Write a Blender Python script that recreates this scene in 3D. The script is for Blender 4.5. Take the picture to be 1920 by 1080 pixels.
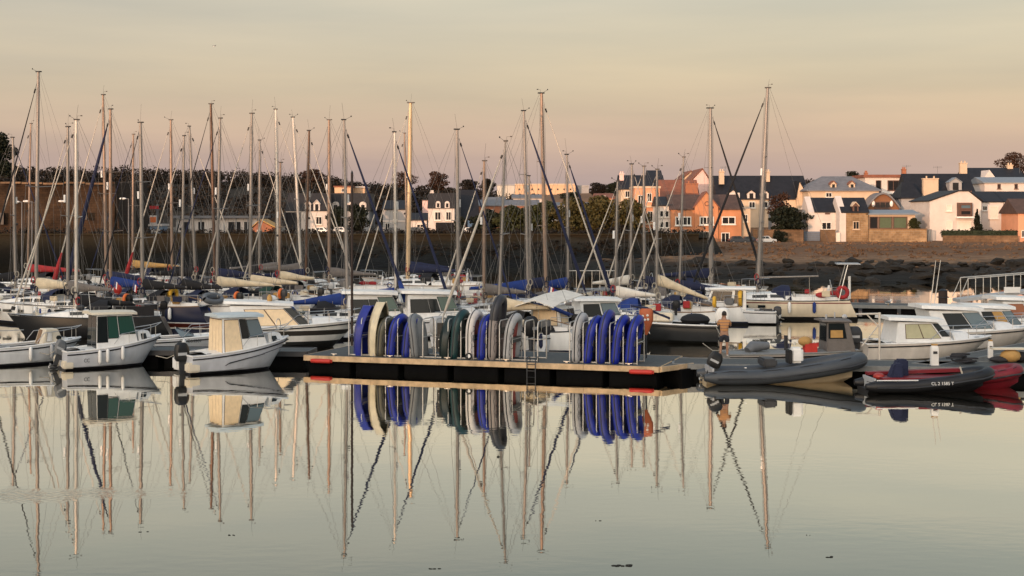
import bpy, bmesh, math, random
from mathutils import Vector, Matrix
rnd = random.Random(7)
R = math.radians
for o in list(bpy.data.objects): bpy.data.objects.remove(o)
SC = bpy.context.scene
C = SC.collection
# ------------------------------------------------------------------ camera
F, CX, HY, CZ = 2700.0, 960.0, 400.0, 6.0       # focal length in photo pixels, centre column, horizon row, eye height
cam = bpy.data.cameras.new('camera')
cam.sensor_width = 36.0
cam.lens = F / 1920 * 36.0
cam.shift_y = -(540 - HY) / 1920
cam.clip_start = 0.5
cam.clip_end = 6000
camo = bpy.data.objects.new('camera', cam)
C.objects.link(camo)
camo.location = (0, 0, CZ)
camo.rotation_euler = (R(90), 0, 0)
SC.camera = camo
# ------------------------------------------------------------------ world: evening sky, thin veil of cloud over a clear sky
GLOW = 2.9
SUN_EL, SUN_AZ = 3.4, 26.0          # sun low behind the camera, a little to its left
w = bpy.data.worlds.new('World'); SC.world = w; w.use_nodes = True
nt = w.node_tree; nt.nodes.clear()
N = nt.nodes.new; Lk = nt.links.new
out = N('ShaderNodeOutputWorld'); bg = N('ShaderNodeBackground'); bg2 = N('ShaderNodeBackground'); add = N('ShaderNodeAddShader')
sky = N('ShaderNodeTexSky'); sky.sky_type = 'NISHITA'; sky.sun_disc = False
sky.sun_elevation = R(SUN_EL); sky.sun_rotation = R(180 + SUN_AZ)
sky.air_density = 1.3; sky.dust_density = 2.5; sky.ozone_density = 1.0
Lk(sky.outputs[0], bg2.inputs[0]); bg2.inputs[1].default_value = 0.14
tc = N('ShaderNodeTexCoord'); sep = N('ShaderNodeSeparateXYZ'); Lk(tc.outputs['Generated'], sep.inputs[0])
# cloud streaks bend the elevation at which the veil changes colour
mp = N('ShaderNodeMapping'); mp.inputs['Scale'].default_value = (1.8, 1.8, 17.0); mp.inputs['Rotation'].default_value = (0.05, 0.10, 0); mp.inputs['Location'].default_value = (3.1, 0.4, 1.7)
Lk(tc.outputs['Generated'], mp.inputs[0])
nz = N('ShaderNodeTexNoise'); nz.inputs['Scale'].default_value = 1.6; nz.inputs['Detail'].default_value = 5; nz.inputs['Roughness'].default_value = 0.55
Lk(mp.outputs[0], nz.inputs[0])
ma = N('ShaderNodeMath'); ma.operation = 'MULTIPLY_ADD'; Lk(nz.outputs[0], ma.inputs[0]); ma.inputs[1].default_value = 0.13; Lk(sep.outputs[2], ma.inputs[2])
mb = N('ShaderNodeMath'); mb.operation = 'SUBTRACT'; Lk(ma.outputs[0], mb.inputs[0]); mb.inputs[1].default_value = 0.065
cr = N('ShaderNodeValToRGB'); Lk(mb.outputs[0], cr.inputs[0])
el = cr.color_ramp.elements
stops = [(0.0, (0.525, 0.415, 0.385)), (0.045, (0.50, 0.395, 0.367)), (0.09, (0.44, 0.375, 0.35)), (0.15, (0.43, 0.38, 0.37)),
         (0.235, (0.33, 0.335, 0.34)), (0.40, (0.34, 0.37, 0.40)), (0.65, (0.36, 0.43, 0.51)), (1.0, (0.38, 0.46, 0.58))]
while len(el) < len(stops): el.new(0.5)
for e, (p, c) in zip(el, stops): e.position = p; e.color = (*c, 1)
nz2 = N('ShaderNodeTexNoise'); nz2.inputs['Scale'].default_value = 1.5; nz2.inputs['Detail'].default_value = 6; Lk(mp.outputs[0], nz2.inputs[0])
mr = N('ShaderNodeMapRange'); Lk(nz2.outputs[0], mr.inputs[0]); mr.inputs[1].default_value = .35; mr.inputs[2].default_value = .7; mr.inputs[3].default_value = 0; mr.inputs[4].default_value = 1
mm = N('ShaderNodeMixRGB'); mm.blend_type = 'MULTIPLY'; mm.inputs[0].default_value = 1.0
ct = N('ShaderNodeMixRGB'); Lk(mr.outputs[0], ct.inputs[0]); ct.inputs[1].default_value = (.78, .82, .91, 1); ct.inputs[2].default_value = (1.09, 1.06, 1.02, 1)
Lk(cr.outputs[0], mm.inputs[1]); Lk(ct.outputs[0], mm.inputs[2])
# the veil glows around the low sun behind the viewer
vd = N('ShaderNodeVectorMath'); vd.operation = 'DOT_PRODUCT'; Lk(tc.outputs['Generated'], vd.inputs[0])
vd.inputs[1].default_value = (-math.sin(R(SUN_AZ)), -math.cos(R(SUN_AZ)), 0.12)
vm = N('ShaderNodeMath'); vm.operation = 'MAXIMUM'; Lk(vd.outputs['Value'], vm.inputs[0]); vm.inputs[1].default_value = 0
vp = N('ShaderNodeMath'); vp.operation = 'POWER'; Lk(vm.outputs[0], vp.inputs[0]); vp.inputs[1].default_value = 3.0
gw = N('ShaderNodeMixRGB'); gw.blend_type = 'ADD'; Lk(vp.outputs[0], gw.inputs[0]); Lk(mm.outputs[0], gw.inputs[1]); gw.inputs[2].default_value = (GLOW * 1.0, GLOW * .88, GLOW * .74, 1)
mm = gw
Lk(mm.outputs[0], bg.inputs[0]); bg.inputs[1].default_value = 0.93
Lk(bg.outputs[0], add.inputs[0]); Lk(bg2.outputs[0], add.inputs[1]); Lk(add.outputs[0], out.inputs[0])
# ------------------------------------------------------------------ sun
sl = bpy.data.lights.new('sun', 'SUN'); sl.energy = 3.2; sl.angle = R(0.7); sl.color = (1.0, 0.58, 0.36)
so = bpy.data.objects.new('sun', sl); C.objects.link(so)
dirv = Vector((math.sin(R(SUN_AZ)) * math.cos(R(SUN_EL)), math.cos(R(SUN_AZ)) * math.cos(R(SUN_EL)), -math.sin(R(SUN_EL))))
so.rotation_euler = dirv.to_track_quat('-Z', 'Y').to_euler()
so.location = (-40, -80, 60)
SC.view_settings.view_transform = 'Standard'; SC.view_settings.look = 'None'
SC.view_settings.gamma = 1.0; SC.view_settings.exposure = 0.0; SC.view_settings.use_curve_mapping = False
SC.render.engine = 'CYCLES'
SC.cycles.max_bounces = 6; SC.cycles.diffuse_bounces = 2; SC.cycles.glossy_bounces = 4; SC.cycles.transparent_max_bounces = 6
SC.render.resolution_x = 1024; SC.render.resolution_y = 576

# ------------------------------------------------------------------ helpers
def P(px, py, z):                       # point of height z seen at a photo pixel
    Y = F * (CZ - z) / (py - HY)
    return Vector(((px - CX) * Y / F, Y, z))
def Q(px, py, Y):                       # point at distance Y seen at a photo pixel
    return Vector(((px - CX) * Y / F, Y, CZ - (py - HY) * Y / F))

def lin(c): return tuple(((v / 255) / 12.92 if v / 255 <= .04045 else ((v / 255 + .055) / 1.055) ** 2.4) for v in c)
MATS = {}
def mat(name, col, rough=.5, metal=0.0, var=.12, scale=3.0, bump=0.0, bscale=30.0, spec=.5, coat=0.0):
    if name in MATS: return MATS[name]
    m = bpy.data.materials.new(name); m.use_nodes = True
    t = m.node_tree; b = t.nodes['Principled BSDF']
    b.inputs['Roughness'].default_value = rough; b.inputs['Metallic'].default_value = metal
    b.inputs['Specular IOR Level'].default_value = spec
    if coat: b.inputs['Coat Weight'].default_value = coat; b.inputs['Coat Roughness'].default_value = .15
    tc = t.nodes.new('ShaderNodeTexCoord')
    if var:
        n = t.nodes.new('ShaderNodeTexNoise'); n.inputs['Scale'].default_value = scale; n.inputs['Detail'].default_value = 5
        n.inputs['Roughness'].default_value = .65
        t.links.new(tc.outputs['Object'], n.inputs[0])
        r = t.nodes.new('ShaderNodeMapRange'); r.inputs[1].default_value = .3; r.inputs[2].default_value = .7
        r.inputs[3].default_value = 1 - var; r.inputs[4].default_value = 1 + var; t.links.new(n.outputs[0], r.inputs[0])
        x = t.nodes.new('ShaderNodeMixRGB'); x.blend_type = 'MULTIPLY'; x.inputs[0].default_value = 1
        x.inputs[1].default_value = (*col, 1); t.links.new(r.outputs[0], x.inputs[2]); t.links.new(x.outputs[0], b.inputs['Base Color'])
    else: b.inputs['Base Color'].default_value = (*col, 1)
    if bump:
        n2 = t.nodes.new('ShaderNodeTexNoise'); n2.inputs['Scale'].default_value = bscale; n2.inputs['Detail'].default_value = 4
        t.links.new(tc.outputs['Object'], n2.inputs[0])
        bm_ = t.nodes.new('ShaderNodeBump'); bm_.inputs['Strength'].default_value = 1.0; bm_.inputs['Distance'].default_value = bump
        t.links.new(n2.outputs[0], bm_.inputs['Height']); t.links.new(bm_.outputs[0], b.inputs['Normal'])
    MATS[name] = m; return m

def hullmat(name, top, boot, under, zb=.10, zb2=.17, stripe=None, z1=.8, z2=.9):
    """painted hull: antifouling, boot stripe, topsides and an optional painted band, by height above the waterline"""
    if name in MATS: return MATS[name]
    m = bpy.data.materials.new(name); m.use_nodes = True; t = m.node_tree; b = t.nodes['Principled BSDF']
    b.inputs['Roughness'].default_value = .28
    tc = t.nodes.new('ShaderNodeTexCoord'); s = t.nodes.new('ShaderNodeSeparateXYZ'); t.links.new(tc.outputs['Object'], s.inputs[0])
    mr = t.nodes.new('ShaderNodeMapRange'); mr.inputs[1].default_value = -1; mr.inputs[2].default_value = 3; t.links.new(s.outputs[2], mr.inputs[0])
    cr = t.nodes.new('ShaderNodeValToRGB'); cr.color_ramp.interpolation = 'CONSTANT'; t.links.new(mr.outputs[0], cr.inputs[0])
    st = [(0, under), ((zb + 1) / 4, boot), ((zb2 + 1) / 4, top)]
    if stripe: st += [((z1 + 1) / 4, stripe), ((z2 + 1) / 4, top)]
    e = cr.color_ramp.elements
    while len(e) < len(st): e.new(.5)
    for q, (p, c) in zip(e, st): q.position = p; q.color = (*c, 1)
    n = t.nodes.new('ShaderNodeTexNoise'); n.inputs['Scale'].default_value = 2.5; n.inputs['Detail'].default_value = 6
    mpn = t.nodes.new('ShaderNodeMapping'); mpn.inputs['Scale'].default_value = (1, 1, .35); t.links.new(tc.outputs['Object'], mpn.inputs[0]); t.links.new(mpn.outputs[0], n.inputs[0])
    r = t.nodes.new('ShaderNodeMapRange'); r.inputs[1].default_value = .3; r.inputs[2].default_value = .7; r.inputs[3].default_value = .84; r.inputs[4].default_value = 1.05
    t.links.new(n.outputs[0], r.inputs[0])
    x = t.nodes.new('ShaderNodeMixRGB'); x.blend_type = 'MULTIPLY'; x.inputs[0].default_value = 1
    t.links.new(cr.outputs[0], x.inputs[1]); t.links.new(r.outputs[0], x.inputs[2]); t.links.new(x.outputs[0], b.inputs['Base Color'])
    MATS[name] = m; return m

class MB:
    """collects faces; build() links them as ONE mesh object"""
    def __init__(s): s.v = []; s.f = []
    def add(s, vs, fs):
        k = len(s.v); s.v += [tuple(p) for p in vs]; s.f += [tuple(i + k for i in f) for f in fs]; return s
    def box(s, c, d, yaw=0, tilt=None):
        hx, hy, hz = d[0] / 2, d[1] / 2, d[2] / 2
        vs = [Vector((x, y, z)) for z in (-hz, hz) for x, y in ((-hx, -hy), (hx, -hy), (hx, hy), (-hx, hy))]
        if tilt is not None: vs = [tilt @ p for p in vs]
        if yaw:
            m = Matrix.Rotation(yaw, 3, 'Z'); vs = [m @ p for p in vs]
        c = Vector(c)
        return s.add([p + c for p in vs], [(3, 2, 1, 0), (4, 5, 6, 7), (0, 1, 5, 4), (1, 2, 6, 5), (2, 3, 7, 6), (3, 0, 4, 7)])
    def hexa(s, v): return s.add(v, [(3, 2, 1, 0), (4, 5, 6, 7), (0, 1, 5, 4), (1, 2, 6, 5), (2, 3, 7, 6), (3, 0, 4, 7)])
    def loft(s, rings, closed=True, cap0=True, cap1=True):
        n = len(rings[0]); vs = [p for r in rings for p in r]; fs = []
        for i in range(len(rings) - 1):
            for j in range(n if closed else n - 1):
                a = i * n + j; b = i * n + (j + 1) % n
                fs.append((a, b, b + n, a + n))
        if cap0: fs.append(tuple(range(n - 1, -1, -1)))
        if cap1: fs.append(tuple(range((len(rings) - 1) * n, len(rings) * n)))
        return s.add(vs, fs)
    def tube(s, pts, r, n=6, caps=True):
        pts = [Vector(p) for p in pts]; m = len(pts)
        rs = r if isinstance(r, (list, tuple)) else [r] * m
        rings = []; prev = None
        for i, p in enumerate(pts):
            d = (pts[min(i + 1, m - 1)] - pts[max(i - 1, 0)])
            if d.length < 1e-9: d = Vector((0, 0, 1))
            d.normalize()
            up = prev if prev is not None else (Vector((0, 0, 1)) if abs(d.z) < .9 else Vector((1, 0, 0)))
            a = (up - d * up.dot(d))
            if a.length < 1e-6: a = d.orthogonal()
            a.normalize(); b = d.cross(a); prev = a
            rings.append([p + (a * math.cos(2 * math.pi * k / n) + b * math.sin(2 * math.pi * k / n)) * rs[i] for k in range(n)])
        return s.loft(rings, True, caps, caps)
    def ell(s, c, r, nu=10, nv=6, rot=None):
        c = Vector(c); rings = []
        for i in range(1, nv):
            t = math.pi * i / nv
            ring = [Vector((r[0] * math.sin(t) * math.cos(2 * math.pi * k / nu), r[1] * math.sin(t) * math.sin(2 * math.pi * k / nu), r[2] * math.cos(t))) for k in range(nu)]
            rings.append(ring)
        top, bot = Vector((0, 0, r[2])), Vector((0, 0, -r[2]))
        vs = [top] + [p for q in rings for p in q] + [bot]
        if rot is not None: vs = [rot @ p for p in vs]
        vs = [p + c for p in vs]; fs = []
        for k in range(nu): fs.append((0, 1 + k, 1 + (k + 1) % nu))
        for i in range(nv - 2):
            for k in range(nu):
                a = 1 + i * nu + k; b = 1 + i * nu + (k + 1) % nu; fs.append((a, a + nu, b + nu, b))
        L_ = len(vs) - 1; o = 1 + (nv - 2) * nu
        for k in range(nu): fs.append((o + (k + 1) % nu, o + k, L_))
        return s.add(vs, fs)
    def torus(s, c, R_, r, ax, ay, n=14, m=6, a0=0, a1=2 * math.pi):
        c = Vector(c); full = abs(a1 - a0 - 2 * math.pi) < 1e-6
        pts = [c + (ax * math.cos(a0 + (a1 - a0) * i / n) + ay * math.sin(a0 + (a1 - a0) * i / n)) * R_ for i in range(n + 1)]
        return s.tube(pts, r, m, not full)
    def prism(s, poly, fn, a, b):
        """poly of 2-D points swept between a and b; fn(u, v, w) -> point"""
        n = len(poly); vs = [fn(u, v, a) for u, v in poly] + [fn(u, v, b) for u, v in poly]
        fs = [tuple(range(n - 1, -1, -1)), tuple(range(n, 2 * n))] + [(i, (i + 1) % n, (i + 1) % n + n, i + n) for i in range(n)]
        return s.add(vs, fs)
    def panel(s, q, u0, u1, v0, v1, lift=.006, thick=.0):
        """rectangle lying on quad q (a,b,c,d: bottom-left, bottom-right, top-right, top-left), lifted off it"""
        a, b, c, d = [Vector(p) for p in q]
        f = lambda u, v: (a * (1 - u) + b * u) * (1 - v) + (d * (1 - u) + c * u) * v
        n = (b - a).cross(d - a).normalized()
        ps = [f(u0, v0), f(u1, v0), f(u1, v1), f(u0, v1)]
        return s.hexa([p - n * .004 for p in ps] + [p + n * lift for p in ps])
    def build(s, name, m, parent=None, smooth=None, bevel=0.0):
        me = bpy.data.meshes.new(name); me.from_pydata(s.v, [], s.f)
        if isinstance(m, str): m = MATS[m]
        me.materials.append(m)
        bm = bmesh.new(); bm.from_mesh(me); bmesh.ops.recalc_face_normals(bm, faces=bm.faces)
        if bevel: bmesh.ops.bevel(bm, geom=bm.edges[:], offset=bevel, segments=2, affect='EDGES', clamp_overlap=True)
        bm.to_mesh(me); bm.free()
        if smooth:
            me.polygons.foreach_set('use_smooth', [True] * len(me.polygons)); me.set_sharp_from_angle(angle=R(smooth))
        o = bpy.data.objects.new(name, me); C.objects.link(o)
        if parent is not None: o.parent = parent
        return o

def tag(o, label=None, cat=None, group=None, kind=None):
    if label: o['label'] = label
    if cat: o['category'] = cat
    if group: o['group'] = group
    if kind: o['kind'] = kind
    return o
def thing(name, loc, yaw, label, cat, group=None):
    e = bpy.data.objects.new(name, None); C.objects.link(e); e.location = loc; e.rotation_euler = (0, 0, yaw); e.empty_display_size = .3
    return tag(e, label, cat, group)
def copy_tree(o, parent=None):
    c = o.copy(); C.objects.link(c); c.parent = parent
    for ch in list(o.children): copy_tree(ch, c)
    return c
def text(name, s, size, m, parent, loc, rot):
    cu = bpy.data.curves.new(name, 'FONT'); cu.body = s; cu.size = size; cu.extrude = .003; cu.align_x = 'CENTER'
    o = bpy.data.objects.new(name, cu); C.objects.link(o); cu.materials.append(MATS[m] if isinstance(m, str) else m)
    o.parent = parent; o.location = loc; o.rotation_euler = rot
    me = bpy.data.meshes.new_from_object(o.evaluated_get(bpy.context.evaluated_depsgraph_get())); q = bpy.data.objects.new(name, me); C.objects.link(q)
    q.parent = parent; q.location = loc; q.rotation_euler = rot; bpy.data.objects.remove(o); return q

# ------------------------------------------------------------------ materials
mat('gelcoat', (.80, .80, .78), .3, var=.08, scale=4)
mat('gelcoat_cream', (.70, .63, .50), .32, var=.08, scale=4)
mat('gelcoat_blue', (.50, .58, .62), .3, var=.06)
mat('deck_white', (.64, .64, .62), .55, var=.12, scale=6)
mat('deck_grey', (.20, .205, .20), .7, var=.15, scale=6)
mat('teak', (.23, .14, .075), .7, var=.25, scale=8)
mat('glass_dark', (.012, .016, .018), .06, var=0, spec=.4)
mat('glass_green', (.02, .07, .055), .05, var=0, spec=.9)
mat('glass_blue', (.10, .15, .18), .05, var=0, spec=.9)
mat('glow_pane', (.86, .67, .43), .5, var=.10, scale=5)  # cream curtains and panes, with the sunset glow put into the colour
mat('curtain_green', (.46, .44, .28), .35, var=.1)
mat('steel', (.55, .54, .52), .3, metal=.85, var=.1)
mat('galv', (.52, .50, .46), .42, metal=.45, var=.18, scale=9)
mat('alu', (.25, .225, .20), .45, metal=.15, var=.1, scale=5)
mat('alu_white', (.58, .53, .46), .4, var=.08)
mat('alu_brown', (.10, .052, .03), .4, metal=.2, var=.12)
mat('alu_gold', (.58, .42, .25), .38, metal=.1, var=.1)  # gold anodising with the evening sunlight put into its colour
mat('alu_warm', (.29, .20, .145), .45, metal=.15, var=.12)
mat('wire', (.16, .15, .14), .45, metal=.3, var=0)
mat('rope', (.42, .38, .31), .9, var=.15)
mat('rope_dark', (.03, .03, .035), .9, var=.15)
mat('black', (.006, .006, .007), .5, var=.2)
mat('rubber', (.02, .02, .022), .7, var=.2)
mat('dark_grey', (.03, .032, .037), .5, var=.2)
mat('mid_grey', (.13, .138, .148), .5, var=.15)
mat('light_grey', (.40, .41, .42), .5, var=.12)
mat('canvas_navy', (.010, .015, .048), .85, var=.2, bump=.01, bscale=9)
mat('canvas_blue', (.009, .035, .19), .8, var=.2, bump=.01, bscale=9)
mat('canvas_cream', (.60, .51, .36), .85, var=.14, bump=.012, bscale=8)
mat('canvas_white', (.70, .66, .58), .85, var=.12, bump=.012, bscale=8)
mat('jib_pale', (.50, .455, .39), .85, var=.12)
mat('canvas_grey', (.15, .135, .125), .85, var=.14, bump=.012, bscale=8)
mat('canvas_red', (.34, .022, .025), .8, var=.2, bump=.012, bscale=8)
mat('canvas_tan', (.46, .27, .09), .85, var=.15, bump=.012, bscale=8)
mat('canvas_black', (.008, .008, .010), .85, var=.2, bump=.012, bscale=8)
mat('canvas_green', (.02, .06, .04), .85, var=.2, bump=.012, bscale=8)
mat('canvas_brown', (.11, .05, .035), .85, var=.2)
mat('red', (.50, .03, .02), .5, var=.1)
mat('orange', (.72, .16, .03), .55, var=.1)
mat('yellow', (.72, .40, .03), .6, var=.15)
mat('white', (.78, .77, .74), .5, var=.06)
mat('flag_blue', (.02, .04, .2), .7, var=0)
# ================================================================== THE SETTING
def node_mat(name):
    m = bpy.data.materials.new(name); m.use_nodes = True; MATS[name] = m
    return m, m.node_tree, m.node_tree.nodes['Principled BSDF']
# ---- water
m = bpy.data.materials.new('harbour_water'); m.use_nodes = True; MATS['water'] = m
t = m.node_tree; t.nodes.clear(); N = t.nodes.new; Lk = t.links.new
o_ = N('ShaderNodeOutputMaterial'); mix = N('ShaderNodeMixShader'); gl = N('ShaderNodeBsdfGlossy'); df = N('ShaderNodeBsdfDiffuse')
gl.inputs['Roughness'].default_value = .004; gl.inputs['Color'].default_value = (.995, .96, .885, 1)
df.inputs['Color'].default_value = (.045, .05, .04, 1)
fr = N('ShaderNodeFresnel'); fr.inputs['IOR'].default_value = 1.34
mr = N('ShaderNodeMapRange'); mr.interpolation_type = 'SMOOTHSTEP'; mr.inputs[1].default_value = .02; mr.inputs[2].default_value = .47; mr.inputs[3].default_value = .06; mr.inputs[4].default_value = .98
Lk(fr.outputs[0], mr.inputs[0]); Lk(mr.outputs[0], mix.inputs[0]); Lk(df.outputs[0], mix.inputs[1]); Lk(gl.outputs[0], mix.inputs[2]); Lk(mix.outputs[0], o_.inputs[0])
tc = N('ShaderNodeTexCoord')
def wave(sx, sy, dist, detail, strength_socket=None, rot=0):
    mp = N('ShaderNodeMapping'); mp.inputs['Scale'].default_value = (sx, sy, 1); mp.inputs['Rotation'].default_value = (0, 0, rot); Lk(tc.outputs['Object'], mp.inputs[0])
    n = N('ShaderNodeTexNoise'); n.inputs['Scale'].default_value = 1; n.inputs['Detail'].default_value = detail; n.inputs['Roughness'].default_value = .4; Lk(mp.outputs[0], n.inputs[0])
    b = N('ShaderNodeBump'); b.inputs['Strength'].default_value = 1; b.inputs['Distance'].default_value = dist; Lk(n.outputs[0], b.inputs['Height'])
    return b, n
b1, n1 = wave(.30, .42, .0045, 1, rot=.3)
b2, n2 = wave(1.9, 3.4, .0019, 3.0, rot=-.2)
b3, n3 = wave(7, 9, .010, 2)                # a breath of wind: one ruffled streak on the left, fading out
sepw = N('ShaderNodeSeparateXYZ'); Lk(tc.outputs['Object'], sepw.inputs[0])
def mth(op, a, b=None, c=None):
    n = N('ShaderNodeMath'); n.operation = op
    for i, v in enumerate((a, b, c)):
        if v is None: continue
        if isinstance(v, (int, float)): n.inputs[i].default_value = v
        else: Lk(v, n.inputs[i])
    return n.outputs[0]
yy = mth('SUBTRACT', sepw.outputs[1], 30.7); yy = mth('ABSOLUTE', mth('ADD', yy, mth('MULTIPLY', mth('SUBTRACT', n1.outputs[0], .5), 1.6)))
band = N('ShaderNodeMapRange'); Lk(yy, band.inputs[0]); band.inputs[1].default_value = .25; band.inputs[2].default_value = .85; band.inputs[3].default_value = 1; band.inputs[4].default_value = 0
bx = N('ShaderNodeMapRange'); Lk(sepw.outputs[0], bx.inputs[0]); bx.inputs[1].default_value = -11.0; bx.inputs[2].default_value = -6.2; bx.inputs[3].default_value = 1; bx.inputs[4].default_value = 0
Lk(mth('MULTIPLY', band.outputs[0], bx.outputs[0]), b3.inputs['Strength'])
pn = N('ShaderNodeTexNoise'); pn.inputs['Scale'].default_value = .16; pn.inputs['Detail'].default_value = 3; Lk(tc.outputs['Object'], pn.inputs[0])
pr = N('ShaderNodeMapRange'); Lk(pn.outputs[0], pr.inputs[0]); pr.inputs[1].default_value = .34; pr.inputs[2].default_value = .66; pr.inputs[3].default_value = .15; pr.inputs[4].default_value = 1.0
Lk(pr.outputs[0], b2.inputs['Strength'])
Lk(b1.outputs[0], b2.inputs['Normal']); Lk(b2.outputs[0], b3.inputs['Normal'])
Lk(b3.outputs[0], gl.inputs['Normal']); Lk(b3.outputs[0], fr.inputs['Normal'])
tag(MB().add([(-700, -90, 0), (700, -90, 0), (700, 420, 0), (-700, 420, 0)], [(0, 1, 2, 3)]).build('water', m), kind='structure')

# ---- ground materials
def ground_mat(name, cols, scale, bump=.05, bscale=3.0, rough=.95, zramp=None):
    m, t, b = node_mat(name); N = t.nodes.new; Lk = t.links.new
    b.inputs['Roughness'].default_value = rough; b.inputs['Specular IOR Level'].default_value = .2
    tc = N('ShaderNodeTexCoord'); n = N('ShaderNodeTexNoise'); n.inputs['Scale'].default_value = scale; n.inputs['Detail'].default_value = 8; n.inputs['Roughness'].default_value = .65
    Lk(tc.outputs['Object'], n.inputs[0])
    src = n.outputs[0]
    if zramp:       # height bands (weed, rock, sand) with a noisy edge
        s = N('ShaderNodeSeparateXYZ'); Lk(tc.outputs['Object'], s.inputs[0])
        r = N('ShaderNodeMapRange'); r.inputs[1].default_value = zramp[0]; r.inputs[2].default_value = zramp[1]; Lk(s.outputs[2], r.inputs[0])
        a = N('ShaderNodeMath'); a.operation = 'MULTIPLY_ADD'; Lk(n.outputs[0], a.inputs[0]); a.inputs[1].default_value = .5; Lk(r.outputs[0], a.inputs[2])
        c = N('ShaderNodeMath'); c.operation = 'SUBTRACT'; Lk(a.outputs[0], c.inputs[0]); c.inputs[1].default_value = .25; src = c.outputs[0]
    cr = N('ShaderNodeValToRGB'); e = cr.color_ramp.elements
    while len(e) < len(cols): e.new(.5)
    for q, (p, c) in zip(e, cols): q.position = p; q.color = (*c, 1)
    Lk(src, cr.inputs[0]); Lk(cr.outputs[0], b.inputs['Base Color'])
    n2 = N('ShaderNodeTexNoise'); n2.inputs['Scale'].default_value = bscale; n2.inputs['Detail'].default_value = 6; Lk(tc.outputs['Object'], n2.inputs[0])
    bp = N('ShaderNodeBump'); bp.inputs['Distance'].default_value = bump; Lk(n2.outputs[0], bp.inputs['Height']); Lk(bp.outputs[0], b.inputs['Normal'])
    return m
ground_mat('shore', [(.0, (.010, .009, .007)), (.26, (.018, .014, .010)), (.42, (.050, .030, .017)), (.54, (.25, .15, .085)), (.60, (.17, .094, .052)), (.75, (.14, .078, .042)), (1, (.20, .115, .065))], .35, .25, 1.2, zramp=(0, 2.2))
ground_mat('town_ground', [(.3, (.10, .085, .07)), (.7, (.17, .15, .12))], .3)
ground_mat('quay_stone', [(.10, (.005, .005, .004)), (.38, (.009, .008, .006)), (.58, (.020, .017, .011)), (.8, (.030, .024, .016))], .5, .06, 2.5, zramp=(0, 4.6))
ground_mat('hill_earth', [(.3, (.020, .016, .010)), (.7, (.035, .025, .015))], .05)
ground_mat('blocker_earth', [(.3, (.05, .05, .03)), (.7, (.09, .08, .05))], .05)
def stone_mat(name, c1, c2, mortar, sx=1.0, bump=.03, rowh=.45):
    m, t, b = node_mat(name); N = t.nodes.new; Lk = t.links.new
    b.inputs['Roughness'].default_value = .95; b.inputs['Specular IOR Level'].default_value = .15
    tc = N('ShaderNodeTexCoord'); mp = N('ShaderNodeMapping'); mp.inputs['Rotation'].default_value = (R(90), 0, 0); Lk(tc.outputs['Object'], mp.inputs[0])
    br = N('ShaderNodeTexBrick'); br.inputs['Scale'].default_value = 1 / sx; br.inputs['Brick Width'].default_value = .9; br.inputs['Row Height'].default_value = rowh
    br.inputs['Mortar Size'].default_value = .03; br.inputs['Color1'].default_value = (*c1, 1); br.inputs['Color2'].default_value = (*c2, 1); br.inputs['Mortar'].default_value = (*mortar, 1)
    br.inputs['Bias'].default_value = 0; Lk(mp.outputs[0], br.inputs[0])
    n = N('ShaderNodeTexNoise'); n.inputs['Scale'].default_value = .45; n.inputs['Detail'].default_value = 9; n.inputs['Roughness'].default_value = .7; Lk(tc.outputs['Object'], n.inputs[0])
    r = N('ShaderNodeMapRange'); r.inputs[1].default_value = .3; r.inputs[2].default_value = .7; r.inputs[3].default_value = .45; r.inputs[4].default_value = 1.4; Lk(n.outputs[0], r.inputs[0])
    x = N('ShaderNodeMixRGB'); x.blend_type = 'MULTIPLY'; x.inputs[0].default_value = 1; Lk(br.outputs[0], x.inputs[1]); Lk(r.outputs[0], x.inputs[2]); Lk(x.outputs[0], b.inputs['Base Color'])
    bp = N('ShaderNodeBump'); bp.inputs['Distance'].default_value = bump; Lk(n.outputs[0], bp.inputs['Height']); Lk(bp.outputs[0], b.inputs['Normal'])
    return m
stone_mat('rampart_stone', (.056, .034, .020), (.040, .025, .016), (.026, .018, .013), .7, .16)
stone_mat('cottage_stone', (.33, .22, .12), (.25, .16, .085), (.30, .24, .17), .7, .03)
stone_mat('garden_stone', (.21, .13, .075), (.16, .10, .06), (.13, .09, .06), .6, .03)

def hnoise(x, y, k=1.0, seed=0):
    return (math.sin(x * .37 * k + seed) * math.cos(y * .29 * k + 1.7 * seed) + .5 * math.sin(x * .83 * k + 2.1 + seed) * math.sin(y * .71 * k + .4) + .25 * math.sin(x * 1.9 * k + y * 1.3 * k + seed)) / 1.75
def lerp_table(tab, x):
    if x <= tab[0][0]: return tab[0][1]
    for (a, va), (b, vb) in zip(tab, tab[1:]):
        if x <= b: return va + (vb - va) * (x - a) / (b - a)
    return tab[-1][1]
def grid(name, m, x0, x1, nx, y0, y1, ny, fn, kind='structure', smooth=60):
    g = MB(); vs = []; fs = []
    for j in range(ny + 1):
        for i in range(nx + 1):
            x = x0 + (x1 - x0) * i / nx; y = y0 + (y1 - y0) * (j / ny) ** 1.35
            vs.append((x, y, fn(x, y)))
    for j in range(ny):
        for i in range(nx):
            a = j * (nx + 1) + i; fs.append((a, a + 1, a + nx + 2, a + nx + 1))
    g.add(vs, fs); o = g.build(name, m, None, smooth); return tag(o, kind=kind)
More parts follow.
